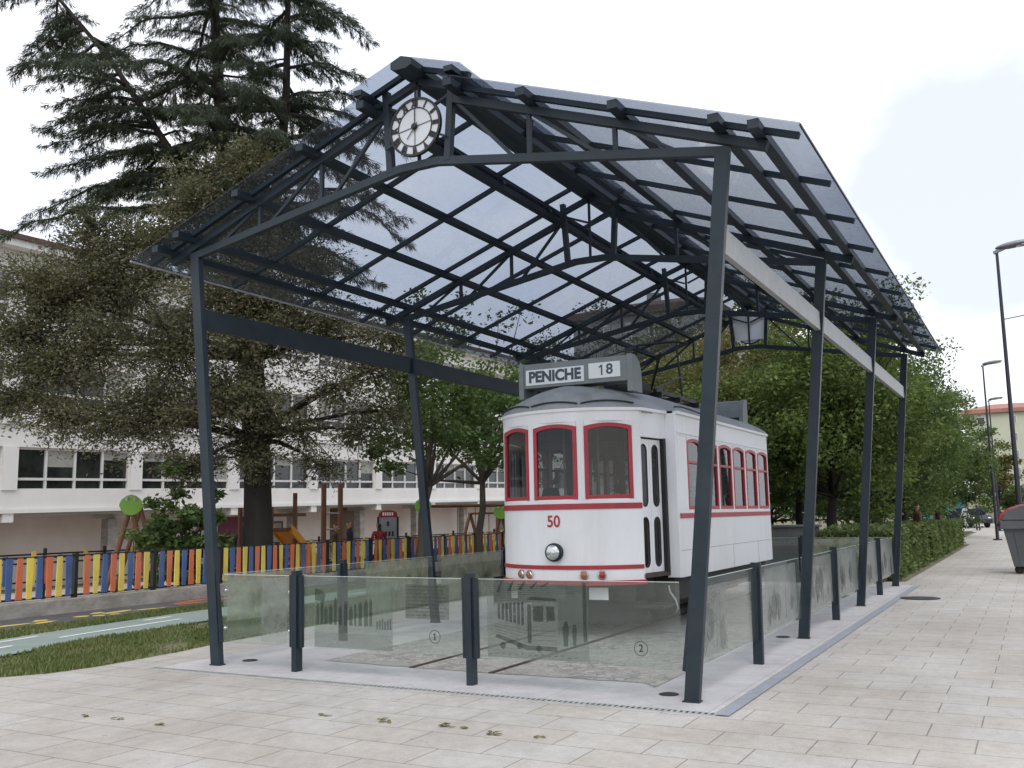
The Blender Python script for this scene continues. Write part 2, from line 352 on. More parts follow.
def single(name, mb, mats, label, cat, group=None, bevel=0):
    """a thing of one mesh, its origin at its own base"""
    xs = list(zip(*mb.v)); c = Vector((sum(xs[0])/len(xs[0]), sum(xs[1])/len(xs[1]), min(xs[2])))
    mb.v = [(x-c.x, y-c.y, z-c.z) for x, y, z in mb.v]
    o = part(name, mb, mats, None, bevel); o.location = c; return tag(o, label, cat, group)
def copy_tree(o, loc, rz=0., sc_=(1, 1, 1), label=None, mats=None):
    c = o.copy(); COL.objects.link(c); c.location = loc; c.rotation_euler = (0, 0, rz); c.scale = sc_
    if label: c['label'] = label
    def rec(src, dst):
        for ch in list(src.children):
            d = ch.copy(); COL.objects.link(d); d.parent = dst; rec(ch, d)
    rec(o, c); return c
def text_mesh(txt, size, extrude=.002, bold=0.):
    cu = bpy.data.curves.new('t', 'FONT'); cu.body = txt; cu.size = size; cu.extrude = extrude; cu.align_x = 'CENTER'; cu.align_y = 'CENTER'; cu.offset = bold
    o = bpy.data.objects.new('t', cu); COL.objects.link(o); bpy.context.view_layer.update()
    me = bpy.data.meshes.new_from_object(o.evaluated_get(bpy.context.evaluated_depsgraph_get()))
    bpy.data.objects.remove(o); bpy.data.curves.remove(cu)
    return [v.co.copy() for v in me.vertices], [tuple(p.vertices) for p in me.polygons]
def one(mb, o, u, v, h, t, ext, flag=True):
    o = Vector(o); u = Vector(u).normalized(); v = Vector(v).normalized(); n = u.cross(v)
    P = lambda a, b: o+u*a*h+v*b*h
    mb.prism([P(-t/2, -.5), P(t/2, -.5), P(t/2, .5), P(-t/2, .5)], n*ext)
    mb.prism([P(-t/2, .5), P(-t/2, .5-t*1.25), P(-t/2-.22, .5-.32), P(-t/2-.22, .5-.20)], n*ext)
    if flag: mb.prism([P(-.24, -.5), P(-t/2, -.5), P(-t/2, -.42), P(-.24, -.42)], n*ext); mb.prism([P(t/2, -.5), P(.24, -.5), P(.24, -.42), P(t/2, -.42)], n*ext)
def text(mb, txt, size, o, u, v, ext=.002, bold=0., wide=1., mi=0, ang=0.):
    vs, fs = text_mesh(txt, size, ext, bold); o = Vector(o); u = Vector(u).normalized(); v = Vector(v).normalized(); n = u.cross(v)
    ca, sa = math.cos(ang), math.sin(ang)
    mb.add([o+u*(p.x*wide*ca-p.y*sa)+v*(p.x*wide*sa+p.y*ca)+n*p.z for p in vs], fs, mi); return mb

# ------------------------------------------------------------------ world and light
w = bpy.data.worlds.new('World'); sc.world = w; w.use_nodes = True
nt = w.node_tree; nt.nodes.clear()
wo = nt.nodes.new('ShaderNodeOutputWorld'); bg = nt.nodes.new('ShaderNodeBackground'); L(nt, bg.outputs[0], wo.inputs[0])
sky = nt.nodes.new('ShaderNodeTexSky'); sky.sky_type = 'NISHITA'; sky.sun_disc = False
SUN_EL, SUN_AZ = 52., 150.
sky.sun_elevation = R_(SUN_EL); sky.sun_rotation = R_(SUN_AZ)
tc = nt.nodes.new('ShaderNodeTexCoord')
cl = noise(nt, 1.6, 6, .55, tc.outputs['Generated'], stretch=(1, 1, 2.2))
cc = ramp(nt, cl, [(.60, .66, .80), (.82, .855, .93), (1.0, 1.0, 1.0)], [.36, .48, .60])
dn = nt.nodes.new('ShaderNodeVectorMath'); dn.operation = 'DOT_PRODUCT'; L(nt, tc.outputs['Generated'], dn.inputs[0]); dn.inputs[1].default_value = (at(990, 190, 1)-CAM).normalized()
ad_ = N(nt, 'ShaderNodeMath', operation='MULTIPLY_ADD'); L(nt, noise(nt, 7, 5, .6, tc.outputs['Generated'], stretch=(1, 1, 2.)), ad_.inputs[0]); ad_.inputs[1].default_value = .010; L(nt, dn.outputs['Value'], ad_.inputs[2])
cc = mixc(nt, ramp(nt, ad_.outputs[0], [(0, 0, 0), (.75, .75, .75), (1, 1, 1)], [.975, 1.015, 1.03]) if False else ramp(nt, ad_.outputs[0], [(0, 0, 0), (1, 1, 1)], [.9915, 1.004]), cc, (.60, .64, .745))
sc2 = N(nt, 'ShaderNodeVectorMath', operation='SCALE'); L(nt, cc, sc2.inputs[0]); sc2.inputs['Scale'].default_value = 10.2
L(nt, mixc(nt, .93, sky.outputs[0], sc2.outputs[0]), bg.inputs[0]); bg.inputs[1].default_value = .1
sl = bpy.data.lights.new('sun', 'SUN'); sl.energy = .9; sl.angle = R_(25); sl.color = (1, .97, .92)
so = bpy.data.objects.new('sun', sl); COL.objects.link(so)
az = R_(SUN_AZ); d = Vector((math.sin(az)*math.cos(R_(SUN_EL)), math.cos(az)*math.cos(R_(SUN_EL)), math.sin(R_(SUN_EL))))
so.rotation_euler = d.to_track_quat('Z', 'Y').to_euler()
sc.view_settings.view_transform = 'Standard'; sc.view_settings.look = 'None'; sc.view_settings.exposure = .60; sc.view_settings.gamma = 1
sc.cycles.max_bounces = 7; sc.cycles.diffuse_bounces = 3; sc.cycles.glossy_bounces = 3; sc.cycles.transparent_max_bounces = 24
sc.cycles.caustics_reflective = False; sc.cycles.caustics_refractive = False
sc.cycles.use_denoising = True

# ------------------------------------------------------------------ ground
mb = MB()
prof = [(-900, -.8), (-26, -.8), (-16, -.55), (-10.4, -.42), (-10.02, -.42), (-9.95, -.03), (-8, -.02), (40, -.02), (900, -.02)]
ys = [-300, -40, 0, 40, 120, 1500]
for i in range(len(prof)-1):
    for j in range(len(ys)-1):
        (xa, za), (xb, zb) = prof[i], prof[i+1]
        mb.add([(xa, ys[j], za), (xb, ys[j], zb), (xb, ys[j+1], zb), (xa, ys[j+1], za)], [(0, 1, 2, 3)])
struct('ground', mb, M['soil'])
def sheet(name, poly, z, mat):
    mb = MB(); mb.add([(x, y, z) for x, y in poly], [tuple(range(len(poly)))]); return struct(name, mb, mat)
edge = [(-4.35, 9), (-4.25, 5.8), (-4.15, 3.1), (-4.05, 1.4), (-3.9, .6), (-3.86, -.6), (-3.95, -1.1), (-4.3, -1.6), (-5.2, -2.3), (-7, -3.2), (-14, -5.5)]
sheet('pavement', [(-4.4, 14.2), (-4.35, 9)]+edge[1:]+[(-14, -30), (6, -30), (6, 110), (-2.5, 110), (-2.5, 59), (1.9, 58), (1.9, 37), (2.7, 36.4), (2.7, 14.2)], 0, M['paving'])
mb = MB(); mb.box(6, 6.15, -30, 130, -.12, .012); struct('kerb', mb, M['kerb'])
sheet('road', [(6.15, -60), (22, -60), (22, 300), (6.15, 300)], -.012, M['asphalt'])
sheet('slab', [(-3.15, -.36), (2.96, -.36), (2.96, 13.25), (-3.15, 13.25)], .004, M['slab'])
random.seed(3)
gp = []
for t in np.linspace(0, 1, 26)[:-1]: gp.append((-1.75+3.9*t, .62+random.uniform(-.02, .02)+.12*abs(t-.5)))
gp += [(2.15, .5), (2.15, 12.6), (-1.75, 12.6)]
sheet('track_bed', gp, .008, M['gravel'])
# drain channel: slotted grate in front and blue-grey band along the right side
mb = MB(); mb.box(-3.2, 2.98, -.445, -.365, -.05, .002); struct('drain_channel', mb, M['black'])
mb = MB()
for i in range(124): mb.box(-3.19+i*.05, -3.19+i*.05+.022, -.445, -.365, .002, .007)
mb.box(-3.2, 2.98, -.452, -.443, -.01, .0075); mb.box(-3.2, 2.98, -.367, -.358, -.01, .0075)
struct('drain_grate', mb, M['galv'])
sheet('drain_band', [(2.985, -.44), (3.085, -.44), (3.085, 13.3), (2.985, 13.3)], .009, M['drainblue'])
# bike lane and painted play strip
nearE = [(-4.9, -4), (-5.5, -1.2), (-5.66, -.5), (-6.08, 1.2), (-6.28, 3.2), (-6.55, 6), (-6.9, 12), (-7.2, 20), (-7.4, 60)]
farE = [(-6.4, -4), (-7.0, -1.2), (-7.15, 0), (-7.45, 1.8), (-7.68, 4), (-7.85, 6.5), (-8.1, 12), (-8.35, 20), (-8.5, 60)]
mb = MB()
for i in range(len(nearE)-1):
    mb.add([(*nearE[i], .006), (*nearE[i+1], .006), (*farE[i+1], .006), (*farE[i], .006)], [(0, 1, 2, 3)])
struct('bike_lane', mb, M['bikelane'])
def lane(y, t):
    def ip(E):
        for a, b in zip(E, E[1:]):
            if a[1] <= y <= b[1]:
                k = (y-a[1])/(b[1]-a[1]); return a[0]+(b[0]-a[0])*k
    return ip(nearE)*(1-t)+ip(farE)*t
mb = MB()
for y0, y1, t in ((-1.6, .2, .42), (1.0, 3.4, .42), (4.6, 6.6, .42), (8, 10.5, .42), (12, 14.5, .42), (.3, 1.0, .78), (3.0, 3.6, .75)):
    n = 5
    for i in range(n):
        a, b = y0+(y1-y0)*i/n, y0+(y1-y0)*(i+1)/n
        mb.add([(lane(a, t), a, .010), (lane(b, t), b, .010), (lane(b, t)-.09, b, .010), (lane(a, t)-.09, a, .010)], [(3, 2, 1, 0)])
struct('lane_markings', mb, M['roadwhite'])
sheet('play_strip', [(-8.0, -4), (-8.3, 2), (-8.52, 6), (-8.8, 12), (-9.1, 30), (-9.79, 30), (-9.79, -4)], .004, M['asphalt'])
mb = MB(); random.seed(11)
def blob(cx, cy, rx, ry, a, z, mi):
    n = 9; ca, sa = math.cos(a), math.sin(a)
    p = []
    for k in range(n):
        r = random.uniform(.7, 1.2); x, y = math.cos(2*math.pi*k/n)*rx*r, math.sin(2*math.pi*k/n)*ry*r
        p.append((cx+x*ca-y*sa, cy+x*sa+y*ca, z))
    mb.add(p, [tuple(range(n))], mi)
for cx, cy, rx, ry, a in ((-8.9, 1.6, .06, .55, 0), (-8.8, 2.3, .05, .3, .2), (-9.1, 2.4, .07, .22, .5), (-9.0, 3.1, .08, .14, .1), (-8.85, 3.3, .07, .12, .8), (-9.25, 3.6, .07, .16, .2), (-9.1, 3.9, .06, .45, .15), (-8.95, 4.5, .05, .4, -.2), (-8.8, 3.6, .06, .12, 0)):
    blob(cx+.1, cy, rx*1.5, ry, a, .009, 0)
for cx, cy, rx, ry, a in ((-9.3, 5.7, .05, .5, .1), (-9.05, 5.6, .06, .45, 0), (-9.5, 6.2, .06, .6, 0), (-9.15, 6.6, .05, .5, .1), (-9.4, 7.2, .05, .8, 0), (-9.0, 7.4, .05, .6, 0), (-9.3, 8.3, .06, .7, .05)):
    blob(cx+.05, cy, rx*1.5, ry, a, .009, 1)
struct('play_markings', mb, [M['yellowpaint'], M['orangepaint']])

mb = MB(); pf_ = [(-25.9, -.788), (-16, -.538), (-10.4, -.408), (-10.03, -.408)]
for (xa, za), (xb, zb) in zip(pf_, pf_[1:]): mb.add([(xa, -10, za), (xb, -10, zb), (xb, 70, zb), (xa, 70, za)], [(0, 1, 2, 3)])
M['playfloor'] = pbr('pale_playground_surface', (.46, .40, .36), .9, var=.12, ns=1.2, dirt=(.34, .24, .19), dirt_amt=.5)
struct('playground_floor', mb, M['playfloor'])
M['shadesoil'] = pbr('soil_with_canopy_shade', (.045, .04, .03), .95, var=.4, ns=2, bump=.4, bs=25)  # soil under the crowns, its colour darkened to paint in the canopy shade
sheet('canopy_shade_ground', [(-16, 13.6), (2.3, 13.6), (2.3, 36.4), (1.6, 37), (1.6, 60), (-16, 60)], .0125, M['shadesoil'])
# grass blades on the two verges
rng = np.random.default_rng(5)
def inside(P, poly):
    x, y = P[:, 0], P[:, 1]; c = np.zeros(len(P), bool); n = len(poly)
    for i in range(n):
        x0, y0 = poly[i]; x1, y1 = poly[(i+1) % n]
        cond = ((y0 > y) != (y1 > y)) & (x < (x1-x0)*(y-y0)/(y1-y0+1e-12)+x0); c ^= cond
    return c
def grass(name, polys, n, hh):
    Ps = []
    for poly, k in polys:
        a = np.array(poly); lo, hi = a.min(0), a.max(0)
        P = lo+(hi-lo)*rng.random((k*3, 2)); P = P[inside(P, poly)][:k]; Ps.append(P)
    P = np.concatenate(Ps); n = len(P)
    dens = np.sin(P[:, 0]*2.1+1.3)*np.sin(P[:, 1]*1.7)+.6*np.sin(P[:, 0]*5.3)*np.sin(P[:, 1]*4.1+.7)
    kp = rng.random(n) < (.62+.30*dens+.15*np.sin(P[:, 0]*9+P[:, 1]*7)).clip(.12, 1); P = P[kp]; dens = dens[kp]; n = len(P)
    h = hh*(.55+.5*rng.random(n)+.22*dens).clip(.12, 2)
    a = rng.random(n)*6.283; ln = rng.random(n)*.6
    wv = .008+.007*rng.random(n)
    B = np.stack([P[:, 0], P[:, 1], np.zeros(n)], 1); T = B+np.stack([np.cos(a)*ln*h, np.sin(a)*ln*h, h], 1)
    S = np.stack([-np.sin(a)*wv, np.cos(a)*wv, np.zeros(n)], 1)
    o = quads(name, np.stack([B-S, B+S, T], 1), M['grass'], None, 3); o['kind'] = 'stuff'; return o
vergeA = edge[::-1][1:]+[(-4.3, 14), (-6.95, 14)]+[p for p in nearE[::-1] if p[1] < 14]
vergeB = [p for p in farE if -3 < p[1] < 14]+[(-8.8, 13), (-8.52, 6), (-8.3, 2), (-8.05, -3)]
grass('grass', [(vergeA, 78000), (vergeB, 32000)], 0, .052)

# ------------------------------------------------------------------ the shelter
W, D, LEAN, HP = 2.657, 4.3137, .484, 4.6535
YB = [i*D for i in range(4)]
sh = thing('tram_shelter', 'open steel shelter with leaning posts and tinted glass gable roof over the old tram', 'shelter', (0, YB[3]/2, 0))
def raf(x): return 4.60+.367*(3.5-abs(x))            # rafter centre line
for s in (-1, 1):
    for y in YB:
        mb = MB(); mb.beam((s*W, y, 0), (s*(W+LEAN*1.0), y, HP-.0), .075, .125, up=(1, 0, 0))
        mb.box(s*W-.075, s*W+.075, y-.05, y+.05, .004, .016)
        part('post', mb, M['steel'], sh, .004)
for y in YB:
    mb = MB()
    for s in (-1, 1):
        mb.beam((s*3.52, y, raf(3.52)), (s*.40, y, raf(.40)), .075, .085)
    tr = part('roof_truss', mb, M['steel'], sh, .003)
    mb = MB()
    for s in (-1, 1): mb.beam((s*3.17, y, 4.615), (s*.24, y, 5.11), .07, .085, e=.01)
    mb.beam((-.25, y, 5.112), (.25, y, 5.112), .0695, .084)
    part('bottom_chord', mb, M['steel'], tr, .003)
    for s in (-1, 1):
        mb = MB(); mb.beam((s*.35, y, 5.09), (s*.41, y, 5.99), .078, .07, up=(1, 0, 0)); part('clock_post', mb, M['steel'], tr, .003)
    mb = MB()
    for s in (-1, 1): mb.beam((s*.43, y, 5.855), (0, y, 6.005), .07, .07, e=.004)
    part('lantern_rafter', mb, M['steel'], tr)
    mb = MB()
    for s in (-1, 1):
        for xx in (1.27, 2.15):
            za = 4.615+(3.17-xx)/(3.17-.24)*.495
            mb.beam((s*xx, y, za), (s*xx, y, raf(xx)), .04, .04, up=(1, 0, 0))
        mb.beam((s*.46, y, raf(.46)-.03), (s*1.12, y, 4.96), .035, .035)
        mb.beam((s*1.3, y, raf(1.3)-.03), (s*2.0, y, 4.83), .035, .035)
        mb.beam((s*2.2, y, raf(2.2)-.03), (s*2.75, y, 4.70), .03, .03)
        mb.beam((s*.38, y, 5.80), (s*.03, y, 5.66), .028, .028)
    mb.tube([(0, y, 5.15), (0, y, 6.0)], .02, 6)
    part('web_strut', mb, M['steel'], tr)
Y0, Y1, NB, DY = -.33, 13.05, 10, 1.36
BARS = [-.08+DY*k for k in range(NB)]
CUTS = [Y0]+BARS[1:]+[Y1]
for s in (-1, 1):
    for xx in (.53, 1.33, 2.25, 3.15, 3.48):
        z = raf(xx)+.084
        mb = MB(); mb.box(s*xx-.048, s*xx+.048, Y0+.02, Y1-.02, z-.042, z+.04); part('purlin', mb, M['steel'], sh, .003)
    for y in BARS:
        mb = MB(); mb.beam((s*3.80, y, raf(3.80)+.108), (s*.45, y, raf(.45)+.108), .055, .05); part('glazing_bar', mb, M['steel'], sh)
    for ya, yb in zip(CUTS, CUTS[1:]):
        mb = MB(); ya += .004; yb -= .004
        mb.prism([(s*3.86, ya, raf(3.86)+.134), (s*.44, ya, raf(.44)+.134), (s*.44, yb, raf(.44)+.134), (s*3.86, yb, raf(3.86)+.134)], (0, 0, .012))
        part('glass_pane', mb, M['roofglass'], sh)
    mb = MB(); mb.box(s*3.86-.008, s*3.86+.008, Y0, Y1, raf(3.86)+.112, raf(3.86)+.132); part('eave_trim', mb, M['steel' if s > 0 else 'galv'], sh)
# raised ridge lantern
def lan(x): return 6.13-.345*abs(x)
for s in (-1, 1):
    mb = MB(); mb.box(s*.55-.05, s*.55+.05, Y0+.01, Y1-.02, lan(.55)-.068, lan(.55)-.012); part('lantern_purlin', mb, M['steel'], sh)
    for y in BARS:
        mb = MB(); mb.beam((s*.66, y, lan(.66)-.005), (s*.1, y, lan(.1)-.005), .055, .05); part('lantern_glazing_bar', mb, M['steel'], sh)
    for ya, yb in zip(CUTS, CUTS[1:]):
        mb = MB(); ya += .004; yb -= .004
        mb.prism([(s*.69, ya, lan(.69)+.02), (s*.12, ya, lan(.12)+.02), (s*.12, yb, lan(.12)+.02), (s*.69, yb, lan(.69)+.02)], (0, 0, .012))
        part('lantern_pane', mb, M['roofglass'], sh)
mb = MB(); mb.prism([(-.125, Y0+.0, 6.045), (-.06, Y0+.0, 6.02), (.06, Y0+.0, 6.02), (.125, Y0+.0, 6.045), (.125, Y0+.0, 6.115), (0, Y0+.0, 6.16), (-.125, Y0+.0, 6.115)], (0, Y1-Y0, 0)); part('ridge_beam', mb, M['steel'], sh)
for s, m in ((-1, 'steel'), (1, 'galv')):  # pavement-side beam in a paler grey than the lawn-side one
    mb = MB(); xx = W+LEAN*3.85/HP
    mb.beam((s*xx, .05, 3.87), (s*xx, YB[3]-.05, 3.87), .06, .235); part('side_beam', mb, M[m], sh, .003, None if s < 0 else 'pale grey side beam')

# clocks in the two gables
def clock(y, sgn, label):
    c = Vector((0, y, 5.50)); n = Vector((0, -sgn, 0)); u = Vector((sgn, 0, 0)); v = Vector((0, 0, 1))
    ck = thing('clock', label, 'clock', (0, y, 5.19))
    mb = MB(); mb.lathe([(.30, 0), (.30, .02)], c-n*.02, n, 40); dl = part('dial', mb, M['clockwhite'], ck)
    if sgn < 0:
        mb = MB(); mb.prism([(-.32, y-.035, 5.28), (.32, y-.035, 5.28), (.36, y-.035, 5.84), (-.36, y-.035, 5.84)], (0, .012, 0)); part('backing_panel', mb, M['signwhite'], ck)
    def annulus(mb, r0, r1, h0, h1, k=48):
        o = [c+n*h0+(u*math.cos(2*math.pi*i/k)+v*math.sin(2*math.pi*i/k))*r1 for i in range(k)]
        i_ = [c+n*h0+(u*math.cos(2*math.pi*i/k)+v*math.sin(2*math.pi*i/k))*r0 for i in range(k)]
        mb.ring(o, i_, n*(h1-h0))
    mb = MB(); annulus(mb, .288, .312, -.025, .012); annulus(mb, .198, .208, .0, .008); part('rim', mb, M['black'], ck)
    mb = MB()
    for i, t in enumerate(['XII', 'I', 'II', 'III', 'IIII', 'V', 'VI', 'VII', 'VIII', 'IX', 'X', 'XI']):
        a = math.pi/2-i*math.pi/6
        text(mb, t, .085, c+n*.005+(u*math.cos(a)+v*math.sin(a))*.248, u, v, .002, .009, .66, 0, a-math.pi/2)
    part('numerals', mb, M['black'], dl)
    for nm, a, ln, wd in (('hour_hand', R_(-128), .15, .007), ('minute_hand', R_(90), .20, .006)):
        mb = MB(); dv = u*math.cos(a)+v*math.sin(a); mb.beam(c+n*.012-dv*.05, c+n*.012+dv*ln, wd, .004, up=n); part(nm, mb, M['black'], ck)
    mb = MB()
    for a in (90, 180+8, 270, 8): dv = u*math.cos(R_(a))+v*math.sin(R_(a)); mb.beam(c+n*.006, c+n*.006+dv*.2, .006, .003, up=n)
    part('spokes', mb, M['black'], dl)
    mb = MB(); mb.lathe([(.034, 0), (.034, .02), (.02, .03)], c+n*.006, n, 16); part('hub', mb, M['black'], ck)
    mb = MB()
    for a in (90, 205, 335):
        dv = u*math.cos(R_(a))+v*math.sin(R_(a)); mb.beam(c-n*.01+dv*.3, c-n*.01+dv*.40, .02, .02)
    part('bracket', mb, M['steel'], ck)
clock(-.075, 1, 'round white clock with Roman numerals in the front gable of the shelter')
clock(YB[3]+.075, -1, 'round white clock seen from behind in the far gable of the shelter')

# ------------------------------------------------------------------ glass fences round the tram
def fence(label, p0, p1, tall, short, lean_dir, prints):
    """tall: parameters of shelter posts, short: of the fence's own posts, along p0-p1"""
    p0 = Vector(p0); p1 = Vector(p1); d = (p1-p0); ln = d.length; d.normalize(); n = Vector((d.y, -d.x, 0))
    fe = thing('glass_fence', label, 'glass fence', (p0+p1)/2)
    for t in short:
        b = p0+d*t; mb = MB(); lv = Vector(lean_dir)*.02
        mb.beam(b, b+lv+Vector((0, 0, 1.02)), .10, .065, up=d); ps = part('fence_post', mb, M['steel'], fe, .004)
        mb = MB(); mb.beam(b+lv*.25+Vector((0, 0, .245)), b+lv+Vector((0, 0, .978)), .16, .045, up=n); part('glass_channel', mb, M['steel'], ps)
    for t in tall:
        sg = 1 if t < ln*.5 else -1
        b = p0+d*(t+sg*.035); mb = MB(); mb.beam(b+Vector((0, 0, .245)), b+Vector((W and (1 if b.x > 0 else -1), 0, 0))*.10+Vector((0, 0, .978)), .07, .045, up=n); part('glass_channel', mb, M['steel'], fe)
    ts = sorted(list(tall)+list(short)); pans = []
    for a, b in zip(ts, ts[1:]):
        a2, b2 = a+.075, b-.075
        mb = MB(); q = [p0+d*a2+Vector((0, 0, .25)), p0+d*b2+Vector((0, 0, .25)), p0+d*b2+Vector((0, 0, .965)), p0+d*a2+Vector((0, 0, .965))]
        mb.prism([x-n*.006 for x in q], n*.012); g = part('glass_panel', mb, M['fenceglass'], fe)
        if len(prints) == 6 and a == 0 and label[:5] == 'clear':
            for tt in (a2+.03, b2-.03):
                for zz in (.40, .80):
                    mb = MB(); mb.lathe([(.018, 0), (.018, .035), (.010, .04)], p0+d*tt+Vector((0, 0, zz))-n*.02, n, 10); part('fixing', mb, M['steelbolt'], g)
        mb = MB(); mb.prism([p0+d*a2+Vector((0, 0, .9655))-n*.005, p0+d*b2+Vector((0, 0, .9655))-n*.005, p0+d*b2+Vector((0, 0, .9655))+n*.005, p0+d*a2+Vector((0, 0, .9655))+n*.005], (0, 0, .004)); part('polished_edge', mb, M['glassedge'], g)
        pans.append((g, a2, b2))
    for pi, kind, s0, s1, z0, z1 in prints:
        g, a2, b2 = pans[pi]
        P = lambda s, z, h=0.: p0+d*(a2+s)+Vector((0, 0, z))+n*(.0065+h)
        dr = 1
        def rect(mb, sa, sb, za, zb, h=.0): mb.add([P(sa, za, h), P(sb, za, h), P(sb, zb, h), P(sa, zb, h)], [(0, 1, 2, 3)])
        def poly(mb, pts, h=.0): mb.add([P(a, b, h) for a, b in pts], [tuple(range(len(pts)))])
        sw, zh = s1-s0, z1-z0
        if kind == 'street':
            mb = MB(); rect(mb, s0, s1, z0, z1); ph = part('printed_photo', mb, M['frost'], g)
            mb = MB(); rnd = random.Random(3)
            x = s0+.02
            while x < s0+sw*.75:
                h = rnd.uniform(.14, .24)*zh/.7; wd = rnd.uniform(.025, .05)
                rect(mb, x, x+wd, z0+zh*.34, z0+zh*.34+h*1.15, .001)
                c = P(x+wd/2, z0+zh*.34+h*1.15+.012, .001); k = 8
                mb.add([c+d*math.cos(6.283*i/k)*.013+Vector((0, 0, math.sin(6.283*i/k)*.015)) for i in range(k)], [tuple(range(k))])
                x += wd+rnd.uniform(.006, .03)
            for i in range(6): rect(mb, s0+sw*(.8+.033*i), s0+sw*(.8+.033*i)+.02, z0+zh*.30, z0+zh*(.42+.02*(i % 3)), .001)
            poly(mb, [(s0+.0, z0+zh*.7), (s0+.12, z0+zh*.68), (s0+.14, z0+zh*.78), (s0+.08, z0+zh*.86), (s0, z0+zh*.88)], .001)
            part('photo_figures', mb, M['ink'], ph)
            mb = MB(); rect(mb, s0, s1, z0, z0+zh*.22, .0005); part('photo_ground', mb, M['inklight'], ph)
        elif kind == 'tram':
            mb = MB(); rect(mb, s0, s1, z0, z1); ph = part('printed_photo', mb, M['frost'], g)
            f = lambda a, b: (s0+sw*a, z0+zh*b)
            mb = MB()
            for k in range(7): poly(mb, [f(.11+.04*k, .50-.012*k), f(.135+.04*k, .493-.012*k), f(.135+.04*k, .70+.006*k), f(.11+.04*k, .69+.006*k)], .0015)
            poly(mb, [f(.47, .48), f(.57, .48), f(.57, .68), f(.47, .68)], .0015); poly(mb, [f(.60, .48), f(.68, .50), f(.68, .68), f(.60, .68)], .0015)
            poly(mb, [f(.41, .20), f(.45, .20), f(.45, .70), f(.41, .70)], .0015)
            poly(mb, [f(.10, .30), f(.42, .17), f(.70, .17), f(.70, .11), f(.40, .11), f(.08, .26)], .0015)
            poly(mb, [f(.40, .76), f(.45, .80), f(.70, .78), f(.70, .75)], .0015)
            for k in range(5): poly(mb, [f(.10+.11*k, .85+.02*k), f(.13+.11*k, .84+.02*k), f(.16+.12*k, .99), f(.14+.12*k, .99)], .0015)
            poly(mb, [f(.76, .18), f(.80, .18), f(.815, .42), f(.80, .50), f(.775, .50), f(.755, .42)], .0015); poly(mb, [f(.85, .2), f(.88, .2), f(.89, .40), f(.88, .46), f(.86, .46), f(.845, .40)], .0015)
            poly(mb, [f(.95, .25), f(.985, .25), f(.985, .99), f(.95, .99)], .0015)
            for k in range(4): poly(mb, [f(.08, .33+.035*k), f(.42, .21+.05*k), f(.42, .213+.05*k), f(.08, .334+.035*k)], .0016)
            for k in range(3): poly(mb, [f(.46, .24+.06*k), f(.69, .24+.06*k), f(.69, .246+.06*k), f(.46, .246+.06*k)], .0016)
            for k in range(6): poly(mb, [f(0, .80+.03*k), f(.95, .86+.02*k), f(.95, .864+.02*k), f(0, .804+.03*k)], .0012)
            for k in range(14): poly(mb, [f(.02+.065*k, .03+.012*(k % 3)), f(.05+.065*k, .035+.012*(k % 3)), f(.05+.065*k, .045+.012*(k % 3)), f(.02+.065*k, .04+.012*(k % 3))], .0012)
            for cx_ in (.16, .33, .52): poly(mb, [f(cx_+.03*math.cos(6.283*i/10), .135+(.02 if cx_ < .4 else -.0)+.045*math.sin(6.283*i/10)) for i in range(10)], .0017)
            part('photo_dark_shapes', mb, M['ink'], ph)
            mb = MB(); poly(mb, [f(.07, .30), f(.42, .18), f(.70, .18), f(.72, .74), f(.43, .74), f(.07, .71)], .0008)
            poly(mb, [f(.0, .0), f(1, .0), f(1, .14), f(.4, .08), f(0, .2)], .0008); part('photo_tram_body', mb, M['inklight'], ph)
        elif kind == 'text':
            mb = MB(); rect(mb, s0, s1, z0, z1); ph = part('printed_text_block', mb, M['inkmid'], g)
            mb = MB(); rnd = random.Random(5); k = 9
            for i in range(k):
                z = z1-(i+.7)*(z1-z0)/(k+.6); x = s0+.02
                while x < s1-.05:
                    wd = rnd.uniform(.02, .06); rect(mb, x, min(x+wd, s1-.02), z, z+.008, .001); x += wd+.012
            part('text_lines', mb, M['ink'], ph)
        elif kind in ('1', '2'):
            c = P(s0, z0, .001); mb = MB(); k = 28; r = .062
            o = [c+(d*math.cos(6.283*i/k)+Vector((0, 0, math.sin(6.283*i/k))))*r for i in range(k)]
            i_ = [c+(d*math.cos(6.283*i/k)+Vector((0, 0, math.sin(6.283*i/k))))*(r-.005) for i in range(k)]
            mb.ring(o, i_, n*.001); (text(mb, kind, .085, c, d, (0, 0, 1), .0006, .001) if kind == '2' else one(mb, c+n*.0006, d, (0, 0, 1), .062, .16, .0012)); part('panel_number', mb, M['black'], g)
        elif kind in ('olive', 'pale'):
            mb = MB(); rect(mb, s0, s1, z0, z1); ph = part('printed_photo', mb, M['olive_print' if kind == 'olive' else 'pale_print'], g)
            mb = MB(); rnd = random.Random(int(s0*100)+pi)
            for k in range(4):
                cx, cz, r = s0+sw*rnd.uniform(.1, .85), z0+zh*rnd.uniform(.25, .5), zh*rnd.uniform(.12, .3)
                pts = [(min(s1-.01, max(s0+.01, cx+math.cos(6.283*i/10)*r*rnd.uniform(.5, 1.1))), max(z0+.01, min(z1-.01, cz+math.sin(6.283*i/10)*r*rnd.uniform(.6, 1.3)))) for i in range(10)]
                poly(mb, pts, .0012+.0003*k)
            for k in range(3): 
                a = s0+sw*(.1+.25*k); poly(mb, [(a, z0+zh*.1), (a+sw*.02, z0+zh*.1), (a+sw*.03, z0+zh*rnd.uniform(.5, .9)), (a+sw*.01, z0+zh*.5)], .0008)
            part('photo_dark_shapes', mb, M['inkmid' if kind == 'olive' else 'inkfaint'], ph)
